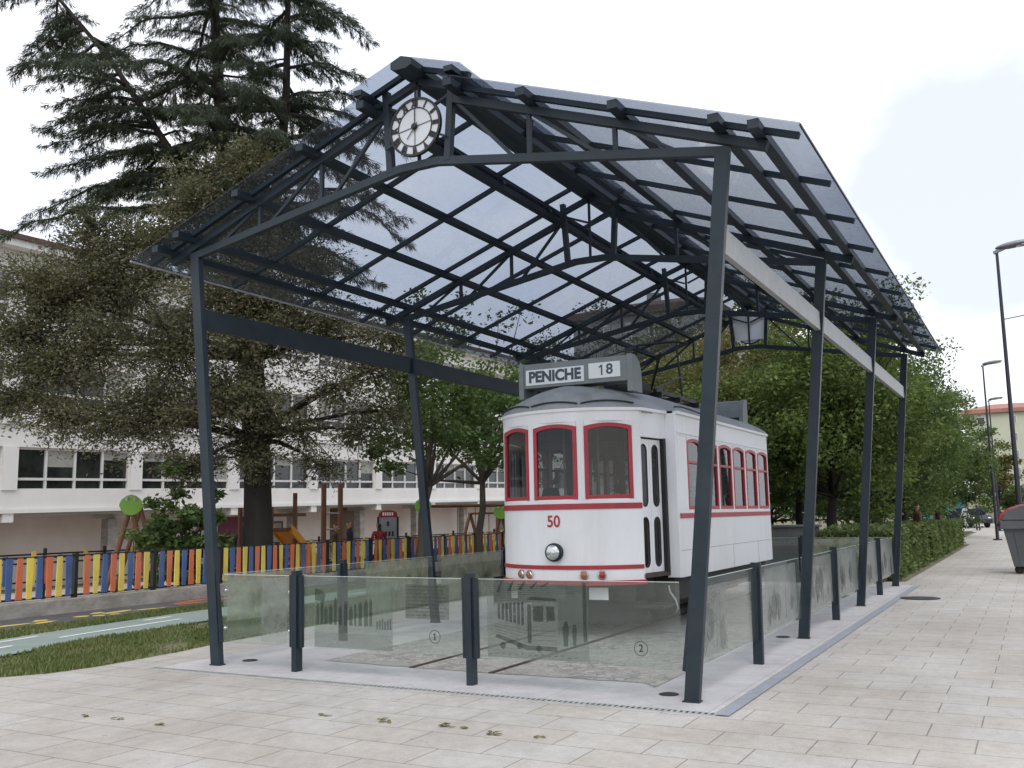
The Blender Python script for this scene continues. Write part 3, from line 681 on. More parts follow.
fence('clear glass fence with old tram photos and circled numbers 1 and 2 along the front', (-W, 0, 0), (W, 0, 0), (0, 2*W), (1.112, 3.2086), (0, -1, 0),
      [(0, 'pale', .55, .90, .28, .94), (1, 'street', .16, 1.13, .262, .925), (1, 'text', 1.28, 1.78, .58, .905), (1, '1', 1.62, 0, .42, 0), (2, 'tram', .10, 1.12, .27, .955), (2, '2', 1.60, 0, .41, 0)])
fence('glass fence along the pavement side with dark posts between the leaning posts', (W, 0, 0), (W, YB[3], 0), YB, [D*.5, D*1.5, D*2.5], (1, 0, 0),
      [(0, 'pale', .15, 1.0, .30, .90), (1, 'pale', .3, 1.8, .28, .93), (2, 'pale', .2, 1.9, .28, .93), (3, 'pale', .1, 1.9, .28, .95), (4, 'pale', .1, 1.9, .27, .95), (5, 'pale', .1, 1.9, .27, .955)])
fence('glass fence on the lawn side with olive printed photos of trees', (-W, YB[3], 0), (-W, 0, 0), YB, [D*.5, D*1.5, D*2.5], (-1, 0, 0),
      [(5, 'olive', .9, 1.95, .45, .95), (4, 'olive', .1, 1.6, .3, .95), (3, 'olive', .1, 1.9, .3, .95), (2, 'olive', .1, 1.9, .3, .95), (1, 'olive', .1, 1.7, .3, .95)])
fence('glass fence closing the far end behind the tram', (W, YB[3], 0), (-W, YB[3], 0), (0, 2*W), (W*.67, W*1.33), (0, 1, 0), [(0, 'olive', .1, 1.5, .3, .95)])

# ------------------------------------------------------------------ rails
for x, lb in ((-.55, 'left'), (.40, 'right')):
    mb = MB(); mb.box(x-.035, x-.005, .62, 12.6, .0, .014); mb.box(x+.012, x+.03, .62, 12.6, .0, .012); mb.box(x-.005, x+.012, .62, 12.6, .0, .009)
    single('tram_rail', mb, M['rust'], 'rusty grooved rail in the setts nearer the ' + ('lawn' if x < 0 else 'pavement'), 'rail')

# ------------------------------------------------------------------ the tram
C, YM = -.12, 6.87
tram = thing('tram', 'old white and red single-deck tram with number 50 parked under the glass shelter', 'tram', (C, YM, 0))
FR, FCY, FA = 1.287, 4.507, R_(50.6)
def T(p, e):                         # e=0 front end, e=1 the same end turned round to the rear
    return Vector(p) if e == 0 else Vector((2*C-p[0], 2*YM-p[1], p[2]))
def arc(a, z, r=0.): return (C+(FR+r)*math.sin(a), FCY-(FR+r)*math.cos(a), z)
def arcwall(mb, a0, a1, z0, z1, r0, r1, e, n=20, mi=0):
    A = [a0+(a1-a0)*i/n for i in range(n+1)]
    vs = [T(arc(a, z, r), e) for a in A for z, r in ((z0, r1), (z1, r1), (z1, r0), (z0, r0))]; fs = []
    for i in range(n):
        for k in range(4): fs.append((i*4+k, i*4+(k+1) % 4, (i+1)*4+(k+1) % 4, (i+1)*4+k)[::-1])
    fs += [(0, 1, 2, 3), tuple(n*4+k for k in (3, 2, 1, 0))]
    k0 = len(mb.f); mb.add(vs, fs, mi)
    return mb
ZG = 2.865; HS = 1.24; YS0, YS1 = 4.44, 2*YM-4.44
body = MB(); trimr = MB(); fascia = MB()
for e in (0, 1):
    arcwall(body, -FA, FA, .72, 1.735, -.05, 0, e, 28)
    for a0, a1 in ((-50.6, -45.7), (-18, -13.8), (13.8, 18), (45.7, 50.6)): arcwall(body, R_(a0), R_(a1), 1.735, 2.73, -.05, 0, e, 3)
    arcwall(body, -FA, FA, 2.72, ZG, -.05, 0.001, e, 28)
    arcwall(trimr, -FA, FA, 1.61, 1.68, 0, .016, e, 28)
    arcwall(trimr, -FA, FA, .86, .91, 0, .014, e, 28)
    arcwall(trimr, -R_(51.5), R_(51.5), .665, .722, -.08, .03, e, 28)
    arcwall(fascia, -R_(51.5), R_(51.5), ZG-.012, ZG+.03, -.06, .02, e, 28)
# saloon sides
for s in (-1, 1):
    x = C+s*HS
    body.box(min(x, x-s*.05), max(x, x-s*.05), YS0, YS1, .70, 1.585)
    body.box(min(x, x-s*.05), max(x, x-s*.05), YS0, YS1, 2.57, ZG)
    wy = [4.83+.757*k for k in range(6)]
    edges_ = [YS0]+[v for y in wy for v in (y-.0, y+.665)]+[YS1]
    for a, b in zip(edges_[::2], edges_[1::2]): body.box(min(x, x-s*.05), max(x, x-s*.05), a, b, 1.585, 2.57)
    trimr.box(min(x, x+s*.016), max(x, x+s*.016), YS0, YS1, 1.47, 1.535)
    fascia.box(min(x-s*.05, x+s*.035), max(x-s*.05, x+s*.035), YS0-.02, YS1+.02, ZG-.012, ZG+.03)
    fascia.box(min(x, x+s*.012), max(x, x+s*.012), YS0, YS1, 2.600, 2.622)
    for e in (0, 1):
        # shoulder between vestibule and saloon, and wall above the door
        a = T((C+s*1.06, YS0-.06, .70), e); b = T((C+s*(HS-.003), YS0-.001, ZG-.002), e)
        body.box(min(a.x, b.x), max(a.x, b.x), min(a.y, b.y), max(a.y, b.y), .703, ZG-.002)
        p0 = Vector((C+s*.995, 3.69, 0)); p1 = Vector((C+s*1.10, YS0-.06, 0)); dv = (p1-p0).normalized(); nv = Vector((s*dv.y, -s*dv.x, 0))
        if nv.x*s < 0: nv = -nv
        def slab(t0, t1, z0, z1, th, mbx, off=0.):
            q = [p0.lerp(p1, t0)+nv*off, p0.lerp(p1, t1)+nv*off]
            mbx.prism([T((q[0].x, q[0].y, z0), e), T((q[1].x, q[1].y, z0), e), T((q[1].x, q[1].y, z1), e), T((q[0].x, q[0].y, z1), e)], T(tuple(nv*(-th)+Vector((C, YM, 0))), e)-Vector((C, YM, 0)))
        slab(0, 1, 2.52, ZG, .05, body); slab(0, 1, ZG-.012, ZG+.03, .06, fascia, .035)
        slab(0, .04, .72, 2.52, .05, body)
bd = part('body', body, M['white'], tram, .004)
part('red_trim', trimr, M['red'], tram, .003)
part('cornice', fascia, M['white'], tram, .004)
# seams and dirt line on the saloon side panel
mb = MB()
for s in (-1, 1):
    x = C+s*HS
    mb.box(min(x-.003, x+s*.002), max(x+.003, x+s*.002), YS0, YS1, 1.045, 1.051)
    for yy in (5.1, 6.9, 8.4): mb.box(min(x-.003, x+s*.002), max(x+.003, x+s*.002), yy, yy+.005, .70, 1.045)
part('panel_seams', mb, M['blind'], bd)
def window(name, o, u, nrm, wd, z0, z1, rise, fw, rail=None, depth=.045, sp_top=None, head=0.):
    """arched window: o = bottom centre, u = along, nrm = outward"""
    o = Vector(o); u = Vector(u).normalized(); nrm = Vector(nrm).normalized(); v = Vector((0, 0, 1)); h = z1-z0; K = 10
    def outline(m):
        hw = wd/2-m; pts = [(-hw, m), (hw, m)]
        for i in range(K+1):
            t = 1-2*i/K; pts.append((hw*t, h-rise-m+rise*(1-t*t)))
        return [o+u*a+v*b for a, b in pts]
    mb = MB(); mb.ring(outline(0), outline(fw), -nrm*depth)
    if rail:
        a = outline(fw); mb.prism([o+u*(-wd/2+fw)+v*(rail-z0), o+u*(wd/2-fw)+v*(rail-z0), o+u*(wd/2-fw)+v*(rail-z0+fw*.8), o+u*(-wd/2+fw)+v*(rail-z0+fw*.8)], -nrm*(depth-.005))
    fr = part('window_frame', mb, M['red'], tram, .003)
    mb = MB(); mb.add([p-nrm*(depth*.6) for p in outline(fw-.005)], [tuple(range(K+3))]); part('pane', mb, M['tramglass'], fr)
    if sp_top:
        mb = MB()
        for i in range(K):
            t0, t1 = 1-2*i/K, 1-2*(i+1)/K; f = lambda t: h-rise+rise*(1-t*t)
            mb.prism([o+u*(wd/2*t0)+v*f(t0), o+u*(wd/2*t1)+v*f(t1), o+u*(wd/2*t1)+v*(sp_top-z0), o+u*(wd/2*t0)+v*(sp_top-z0)], -nrm*(depth-.008))
        part('spandrel', mb, M['white2'], fr)
for e in (0, 1):
    for a0, a1 in ((-45.7, -18), (-13.8, 13.8), (18, 45.7)):
        pa, pb = T(arc(R_(a0), 1.735, -.004), e), T(arc(R_(a1), 1.735, -.004), e); u = pb-pa; mid = (pa+pb)/2
        nrm = Vector((u.y, -u.x, 0)); am = R_((a0+a1)/2)
        nn = T((C+math.sin(am), YM-math.cos(am), 0), e)-Vector((C, YM, 0)); nrm = nrm if nrm.dot(nn) > 0 else -nrm
        (window('w', mid+nrm.normalized()*.022, u, nrm, u.length, 1.735, 2.70, .042, .05, sp_top=2.725))
for s in (-1, 1):
    for y in wy:
        (window('w', (C+s*(HS+.006), y+.3325, 1.585), (0, s, 0), (s, 0, 0),   .665, 1.585, 2.56, .04, .045, rail=2.21, sp_top=2.575))
# folding doors
for s in (-1, 1):
    for e in (0, 1):
        p0 = T((C+s*.995, 3.69, 0), e); p1 = T((C+s*1.10, YS0-.06, 0), e); dv = (p1-p0); ln = dv.length; dv.normalize(); nv = Vector((dv.y, -dv.x, 0))
        out = Vector((p0.x-C, 0, 0)); nv = nv if nv.dot(out) > 0 else -nv
        for k in (0, 1):
            a = .035+k*.30; b = a+.292; mb = MB()
            o = p0+dv*((a+b)/2)-nv*.055
            hw = .146; z0, z1 = .79, 2.50
            def pil(hw_, za, zb, n=8):
                r = hw_; pts = [(math.cos(math.pi*(i/n))*hw_, zb-r+math.sin(math.pi*i/n)*r) for i in range(n+1)]
                pts += [(-math.cos(math.pi*(i/n))*hw_, za+r-math.sin(math.pi*i/n)*r) for i in range(n+1)]
                return [o+dv*x+Vector((0, 0, z)) for x, z in pts]
            def sq(pp, za, zb):                     # push the pill outline out to the leaf's rectangle
                res = []
                for p in pp:
                    x = (p-o).dot(dv); z = p.z
                    res.append(o+dv*(hw if x > 1e-4 else -hw if x < -1e-4 else 0)+Vector((0, 0, zb if z > (za+zb)/2 else za)))
                return res
            for za, zb in ((.79, 1.56), (1.56, 2.50)):
                pp = pil(.082, za+.07, zb-.07); mb.ring(sq(pp, za, zb), pp, -nv*.03)
            dr = part('door', mb, M['white'], tram, .0)
            mb = MB()
            for za, zb in ((.79, 1.56), (1.56, 2.50)):
                pp = pil(.084, za+.068, zb-.068); mb.add([p-nv*.012 for p in pp], [tuple(range(len(pp)))])
            part('pane', mb, M['doorglass'], dr)
            mb = MB()
            for za, zb in ((.79, 1.56), (1.56, 2.50)):
                mb.ring([p+nv*.002 for p in pil(.090, za+.062, zb-.062)], [p+nv*.002 for p in pil(.080, za+.072, zb-.072)], -nv*.012)
            part('pane_seal', mb, M['black'], dr)
        mb = MB(); a = p0+dv*.635; b = p0+dv*(ln-.0)
        mb.prism([a+Vector((0, 0, .76)), b+Vector((0, 0, .76)), b+Vector((0, 0, 2.53)), a+Vector((0, 0, 2.53))], -nv*.06); part('door_jamb', mb, M['black'], tram)
        mb = MB(); mb.prism([p0+Vector((0, 0, .735)), p1+Vector((0, 0, .735)), p1+Vector((0, 0, .783)), p0+Vector((0, 0, .783))], -nv*.10); part('door_sill', mb, M['rust'], tram)
# roof: rings shrinking from the cornice to the crown
outl = []
for i in range(25): a = -FA+2*FA*i/24; p = arc(a, 0, .02); outl.append((p[0], p[1]))
outl += [(C+1.10+.03, YS0-.07), (C+HS+.035, YS0), (C+HS+.035, YS1)]
half = outl[:]; outl = [(x, y) for x, y in half]+[(2*C-x, 2*YM-y) for x, y in half]
mb = MB(); ks = [1, .985, .95, .9, .82, .72, .6, .46, .3, .15, .001]; vs = []
for k in ks:
    z = ZG+.03+.36*(1-k**2.4)**.8
    for x, y in outl: vs.append((C+(x-C)*k, YM+(y-YM)*(1-(1-k)*.17), z))
n = len(outl); fs = [(i*n+j, i*n+(j+1) % n, (i+1)*n+(j+1) % n, (i+1)*n+j) for i in range(len(ks)-1) for j in range(n)]
mb.add(vs, fs, 0, True)
rf = part('roof', mb, M['grey'], tram)
mb = MB()
def roofpt(x, y, k):
    return Vector((C+(x-C)*k, YM+(y-YM)*(1-(1-k)*.17), ZG+.03+.36*(1-k**2.4)**.8))
def rain(pts):
    P = []
    for i, (x, y) in enumerate(pts):
        t = 2*i/(len(pts)-1)-1; k = .965-.035*(1-t*t); P.append(roofpt(x, y, k)+Vector((0, 0, .008)))
    mb.tube(P, .011, 6)
for e in (0, 1):
    for a0, a1 in ((-48, -17), (-15, 15), (17, 48)):
        rain([tuple(T(arc(R_(a0+(a1-a0)*i/10), 0, .035), e))[:2] for i in range(11)])
for s in (-1, 1): rain([(C+s*(HS+.035), 4.4+i*.1) for i in range(12)])
part('rain_strip', mb, M['black'], rf)
mb = MB(); mb.box(C-1.05, C+1.05, 3.75, 2*YM-3.75, ZG-.03, ZG-.01); part('ceiling', mb, M['interior'], tram)
# destination boxes
def signbox(e, lettered):
    o = Vector((-.04, 3.74, 0)); mb = MB()
    pr = [(0, 3.265), (0, 3.60), (.10, 3.60), (.19, 3.57), (.26, 3.50), (.30, 3.40), (.32, 3.265)]
    X = .76
    mb.prism([T((-.04-X, 3.74+a, b), e) for a, b in pr], T((C+2*X, YM, 0), e)-Vector((C, YM, 0)))
    sb = part('destination_box', mb, M['signgrey'], tram, .006)
    for s in (-1, 1):
        mb = MB(); pc = [(-.015, 3.12), (-.015, 3.612), (.10, 3.612), (.20, 3.58), (.275, 3.505), (.32, 3.40), (.34, 3.12)]
        xa = -.04+s*X; mb.prism([T((xa, 3.74+a, b), e) for a, b in pc], T((C+s*.075, YM, 0), e)-Vector((C, YM, 0))); part('box_cheek', mb, M['signgrey'], sb, .006)
    if lettered:
        mb = MB(); mb.box(-.765, .105, 3.728, 3.742, 3.305, 3.515); p1_ = part('name_panel', mb, M['signwhite'], sb)
        mb = MB(); text(mb, 'PENICHE', .205, (-.33, 3.727, 3.408), (1, 0, 0), (0, 0, 1), .002, .009, .96); part('lettering', mb, M['ltr'], p1_)
        mb = MB(); mb.box(.175, .625, 3.728, 3.742, 3.325, 3.53); p2_ = part('number_panel', mb, M['signwhite'], sb)
        mb = MB(); one(mb, (.365, 3.7265, 3.43), (1, 0, 0), (0, 0, 1), .138, .15, .002, False); text(mb, '8', .19, (.475, 3.727, 3.43), (1, 0, 0), (0, 0, 1), .002, .004, 1.05); part('lettering', mb, M['ltr'], p2_)
    else:
        mb = MB(); mb.box(*(lambda a, b: (min(a, b), max(a, b)))(2*C+.765, 2*C-.62), 2*YM-3.742, 2*YM-3.728, 3.31, 3.52); part('name_panel', mb, M['signwhite'], sb)
signbox(0, True); signbox(1, False)
# front number, headlight and marker lamps
def onfront(mb_txt, txt, size, a, z):
    p = Vector(arc(a, z, .003)); u = Vector((math.cos(a), math.sin(a), 0)); text(mb_txt, txt, size, p, u, (0, 0, 1), .001, .004, .92)
mb = MB(); onfront(mb, '50', .205, R_(-1.2), 1.455); part('fleet_number', mb, M['red'], tram)
a = R_(-.5); n_ = Vector((math.sin(a), -math.cos(a), 0)); c_ = Vector(arc(a, 1.075, .0))
mb = MB(); mb.lathe([(.112, -.01), (.118, .04), (.112, .075), (.098, .085)], c_, n_, 28); hl = part('headlight', mb, M['steel'], tram)
mb = MB(); mb.lathe([(.098, .075), (.09, .092), (.05, .105), (.001, .11)], c_, n_, 24); part('lens', mb, M['lens'], hl)
for ad, col in ((-25.5, 'amber'), (-18.5, 'amber'), (16.2, 'amber'), (26, 'redlens')):
    a = R_(ad); n_ = Vector((math.sin(a), -math.cos(a), 0)); c_ = Vector(arc(a, .792, 0))
    mb = MB(); mb.lathe([(.052, -.01), (.055, .03), (.045, .04)], c_, n_, 18); ml = part('marker_lamp', mb, M['chrome'], tram)
    mb = MB(); mb.lathe([(.045, .028), (.04, .045), (.001, .052)], c_, n_, 18); part('lens', mb, M[col], ml)
# interior
mb = MB(); mb.box(C-1.15, C+1.15, YS0, YS1, .74, .80); mb.box(C-.8, C+.8, 3.66, 2*YM-3.66, .7352, .795); part('floor', mb, M['darkfloor'], tram)
for y in (YS0+.06, YS1-.1):
    mb = MB(); mb.box(C-1.18, C-.38, y, y+.04, .8, 1.75); mb.box(C+.38, C+1.18, y, y+.04, .8, 1.75)
    mb.box(C-1.18, C-1.08, y, y+.04, 1.75, 2.84); mb.box(C+1.08, C+1.18, y, y+.04, 1.75, 2.84); mb.box(C-.44, C-.36, y, y+.04, 1.75, 2.84); mb.box(C+.36, C+.44, y, y+.04, 1.75, 2.84); mb.box(C-1.18, C+1.18, y, y+.04, 2.55, 2.84)
    part('bulkhead', mb, M['wood'], tram)
for k in range(6):
    for s in (-1, 1):
        y = 4.9+.75*k; x = C+s*.78; mb = MB(); mb.box(x-.38, x+.38, y, y+.40, 1.18, 1.25); mb.box(x-.38, x+.38, y+.40, y+.45, 1.18, 1.72); mb.box(x-.3, x-.24, y+.05, y+.35, .8, 1.18); mb.box(x+.24, x+.3, y+.05, y+.35, .8, 1.18)
        part('seat', mb, M['wood'], tram, .01)
mb = MB(); mb.tube([(C-.25, 3.62, .8), (C-.25, 3.62, 1.75)], .11, 12); mb.tube([(C-.25, 3.62, 1.75), (C-.25, 3.62, 1.9)], [.13, .10], 12); mb.tube([(C+.3, 3.6, .8), (C+.3, 3.6, 1.85)], .03, 8); part('driver_controller', mb, M['darkfloor'], tram)
for x in (-.75, -.2, .3, .75):
    mb = MB(); mb.tube([(C+x, 3.95, .8), (C+x, 3.95, 2.85)], .014, 6); part('grab_pole', mb, M['galv'], tram)
# underframe, wheels, lifeguard, trolley
mb = MB(); mb.box(C-1.12, C+1.12, 4.46, 9.3, .40, .70); mb.box(C-.85, C+.85, 3.75, 10., .44, .70); mb.box(C-.72, C-.58, 4.9, 8.9, .26, .46); mb.box(C+.58, C+.72, 4.9, 8.9, .26, .46); mb.box(C-.62, C+.62, 5.2, 8.5, .2, .5)
mb.beam((C, 3.3, .56), (C, 4.1, .56), .14, .1); part('underframe', mb, M['darkfloor'], tram)
for y in (5.6, 8.1):
    for x in (-.51, .38):
        mb = MB(); mb.lathe([(.06, -.06), (.33, -.06), (.385, -.05), (.36, .03), (.36, .05), (.06, .05)], (x, y, .384), (1 if x > 0 else -1, 0, 0), 28); part('wheel', mb, M['rust'], tram)
mb = MB(); mb.box(.20, .46, 3.48, 3.50, .475, .625); part('front_plate', mb, M['signwhite'], tram)
mb = MB(); mb.box(.10, .155, 3.42, 3.48, .17, .67); mb.box(C-.7, C+.62, 3.55, 3.60, .52, .56); mb.box(C-.85, C+.85, 4.15, 4.2, .12, .45); part('lifeguard', mb, M['darkfloor'], tram)
for s in (1, -1):
    mb = MB(); mb.box(C+s*1.02-.2, C+s*1.02+.2, 3.74, 4.2, .36, .40); mb.box(C+s*1.02-.2, C+s*1.02-.17, 3.74, 4.2, .40, .72); part('step', mb, M['darkfloor'], tram)
mb = MB(); mb.tube([(1.06, 4.05, .62), (1.10, 3.98, .55), (1.20, 3.90, .46), (1.22, 3.92, .36), (1.16, 4.0, .30)], .011, 8); part('hose', mb, M['hose'], tram)
mb = MB(); mb.tube([(C+.35, 4.35, 3.36), (C+.35, 5.6, 3.36)], .13, 16); mb.tube([(C-.4, 4.5, 3.34), (C-.4, 5.5, 3.34)], .09, 12); part('air_tank', mb, M['darkfloor'], tram)
mb = MB()
for x in (-.5, .5): mb.beam((C+x, 5.7, 3.36), (C+x, 7.6, 3.36), .06, .06)
for y in (5.75, 6.6, 7.55): mb.beam((C-.6, y, 3.30), (C+.6, y, 3.30), .06, .08)
mb.box(C-.2, C+.2, 6.2, 7.0, 3.25, 3.48)
for x in (-.18, .18):
    mb.beam((C+x, 6.4, 3.45), (C+x*3, 5.9, 3.95), .03, .03); mb.beam((C+x*3, 5.9, 3.95), (C+x*2, 7.2, 4.32), .03, .03)
    mb.beam((C+x*2.2, 7.3, 3.4), (C+x*2, 7.2, 4.32), .025, .025); mb.beam((C+x*2.5, 5.8, 3.38), (C+x*2.2, 7.4, 3.8), .025, .025)
mb.tube([(C-.55, 7.2, 4.30), (C-.3, 7.2, 4.35), (C+.3, 7.2, 4.35), (C+.55, 7.2, 4.30)], .02, 6)
mb.beam((C, 6.6, 3.5), (C, 4.6, 3.62), .03, .03)
part('current_collector', mb, M['black'], tram)

# ------------------------------------------------------------------ coloured picket fence and its kerb wall
FX = -9.8
mb = MB(); mb.box(-10.05, -9.735, -3, 32, -.42, .255)
single('kerb_wall', mb, M['kerb'], 'low stained concrete kerb wall under the coloured picket fence', 'wall', None, .02)
pf = thing('picket_fence', 'fence of blue orange and yellow tapered pickets between black rails on the low wall', 'fence', (FX, 11, .255))
mb = MB(); mb.box(FX-.02, FX+.02, .2, 21, .965, 1.005); part('top_rail', mb, M['black'], pf)
mb = MB(); mb.box(FX-.02, FX+.02, .2, 21, .285, .32); part('bottom_rail', mb, M['black'], pf)
y = .17
while y < 21:
    mb = MB(); mb.box(FX-.04, FX+.04, y-.035, y+.035, .255, 1.03); part('post', mb, M['black'], pf); y += 1.73
i = 0; y = .30; cyc = ['orange', 'yellow', 'blue']
pr_ = random.Random(2)
while i < 100 and y < 21:
    ph = (y-.17) % 1.73
    if ph > .06 and ph < 1.67:
        a, b = (.062, .046) if i % 2 else (.048, .060)
        a += pr_.uniform(-.004, .004); t = pr_.uniform(-.006, .006)
        mb = MB(); mb.prism([(FX+.022, y-b, .30), (FX+.022, y+b, .30), (FX+.022, y+a+t, .985), (FX+.022, y-a+t, .985)], (.022, 0, 0))
        part('picket', mb, M[cyc[i % 3]], pf); i += 1
    y += .187
# second fence behind the play area
bf = thing('picket_fence', 'second picket fence behind the play area with knobbed black posts', 'fence', (-16, 15, -.5))
for z in (.83, .62, .18):
    mb = MB(); mb.box(-16.02, -15.98, 4, 45, z-.02, z+.02); part('rail', mb, M['black'], bf)
k = 0; y = 4.1
while y < 45:
    mb = MB(); mb.box(-16.03, -15.97, y-.03, y+.03, -.56, .9); mb.ball((-16, y, .93), .05, 6); part('post', mb, M['black'], bf); y += 1.7
y = 4.3
for i in range(95):
    mb = MB(); hh = .80 if i % 4 else .9
    mb.prism([(-15.975, y-.05, .12), (-15.975, y+.05, .12), (-15.975, y+.06, hh), (-15.975, y-.06, hh)], (.02, 0, 0)); part('picket', mb, M[['yellow', 'orange', 'blue', 'whitecloth'][i % 4]], bf); y += .36

# ------------------------------------------------------------------ white school building on the left
SH = .0165
def sz(y, z): return z+SH*(y-13)
sbd = thing('school_building', 'long white school building with rows of windows behind the play area', 'building', (-28, 30, -.85))
BX, BY0, BY1 = -26., 2., 62.
def sbox(mb, x0, x1, y0, y1, z0, z1, mi=0):
    v = [(x, y, sz(y, z)) for z in (z0, z1) for y in (y0, y1) for x in (x0, x1)]
    return mb.add(v, [(0, 2, 3, 1), (4, 5, 7, 6), (0, 1, 5, 4), (2, 6, 7, 3), (0, 4, 6, 2), (1, 3, 7, 5)], mi)
floors = [1.95, 5.05, 8.15]
mb = MB()
for f in floors:
    sbox(mb, BX-.3, BX, BY0, BY1, f, f+.78)                        # parapet
    sbox(mb, BX-.3, BX, BY0, BY1, f+2.30, f+3.1)
    y = 13.2-5.35*2
    while y < BY1:
        sbox(mb, BX-.3, BX+.06, y-.28, y+.28, f+.78, f+2.30); y += 5.35
    sbox(mb, BX-.3, BX+.10, BY0, BY1, f-.02, f+.12)
sbox(mb, BX-9, BX-.5, BY0, BY1, 11.3, 11.5); sbox(mb, BX-9, BX-8.5, BY0, BY1, -.9, 11.3); sbox(mb, BX-8.5, BX-.3, BY0-.2, BY0, -.9, 11.4); sbox(mb, BX-8.5, BX-.3, BY1, BY1+.2, -.9, 11.4)
part('facade', mb, M['plaster'], sbd)
mb = MB(); sbox(mb, BX-9, BX+.65, BY0-.5, BY1+.5, 11.5, 11.68); part('roof_edge', mb, M['roofred'], sbd)
mb = MB(); sbox(mb, BX-9, BX+.55, BY0-.4, BY1+.4, 11.25, 11.498); part('eaves', mb, M['plaster'], sbd)
mb = MB(); sbox(mb, BX-2.3, BX-2., BY0, BY1, -.9, 1.95); part('ground_floor_wall', mb, M['pinkplaster'], sbd)
mb = MB(); sbox(mb, BX-2.3, BX-.05, BY0, BY1, 1.83, 1.93)
part('soffit', mb, M['blind'], sbd)
y = 13.2-5.35*2
while y < BY1:
    mb = MB(); sbox(mb, BX-2, BX+.05, y-.2, y+.2, 1.62, 1.949); part('beam_end', mb, M['plaster'], sbd)
    mb = MB(); sbox(mb, BX-1.2, BX-.8, y-.55, y-.15, -.9, 1.62); part('column', mb, M['kerb'], sbd)
    y += 5.35
rw = random.Random(9)
for f in floors:
    y = 13.2-5.35*2
    while y < BY1-5:
        ya, yb = y+.28, y+5.35-.28
        if yb < 58:
            mb = MB(); n = 4; wd = (yb-ya)/n
            for k in range(n+1): sbox(mb, BX-.20, BX-.10, ya+k*wd-.045 if k else ya, ya+k*wd+.045 if k < n else yb, f+.78, f+2.30)
            sbox(mb, BX-.21, BX-.11, ya, yb, f+.78, f+.84); sbox(mb, BX-.21, BX-.09, ya, yb, f+1.13, f+1.22); sbox(mb, BX-.21, BX-.11, ya, yb, f+2.22, f+2.30)
            fr = part('window', mb, M['winframe'], sbd)
            mb = MB(); bl = []
            for k in range(n):
                sbox(mb, BX-.19, BX-.17, ya+k*wd, ya+(k+1)*wd, f+.8, f+2.28)
                if rw.random() < .45:
                    h = rw.choice([.3, .6, 1.0]); mb2 = MB(); bl.append(mb2); sbox(mb2, BX-.165, BX-.155, ya+k*wd+.05, ya+(k+1)*wd-.05, f+2.22-h, f+2.22)
            part('pane', mb, M['windark'], fr)
            for mb2 in bl: part('blind', mb2, M['blind'], fr)
        y += 5.35
for yy, zz, wd in ((33.0, 1.75, 2.2), (51, 1.6, 1.8), (24.8, 1.5, 2.6)):
    mb = MB(); sbox(mb, BX-2.0, BX-1.96, yy, yy+wd, -.85, zz); part('door', mb, M['maroon' if yy < 30 else 'wood'], sbd)
mb = MB(); sbox(mb, BX-2, BX-1.95, 26.8, 29.2, -.6, 1.2); gw = part('ground_window', mb, M['blind'], sbd)
mb = MB()
for k in range(4): sbox(mb, BX-1.95, BX-1.93, 26.8+k*.8, 26.86+k*.8, -.6, 1.2)
for k in range(4): sbox(mb, BX-1.949, BX-1.929, 26.8, 29.26, -.6+k*.58, -.55+k*.58)
part('window_bars', mb, M['black'], gw)
mb = MB(); rg = random.Random(4)
for k in range(8):
    cy = 20.6+k*.36+(1.0 if k > 4 else 0); cz = .75+rg.uniform(-.1, .1)
    mb.tube([(BX-1.985, cy+math.cos(t)*.24*rg.uniform(.6, 1.2), sz(cy, cz)+math.sin(t)*.30*rg.uniform(.7, 1.2)) for t in np.linspace(0, rg.uniform(3.8, 6.2), 9)], .025, 5)
part('graffiti', mb, M['black'], sbd)

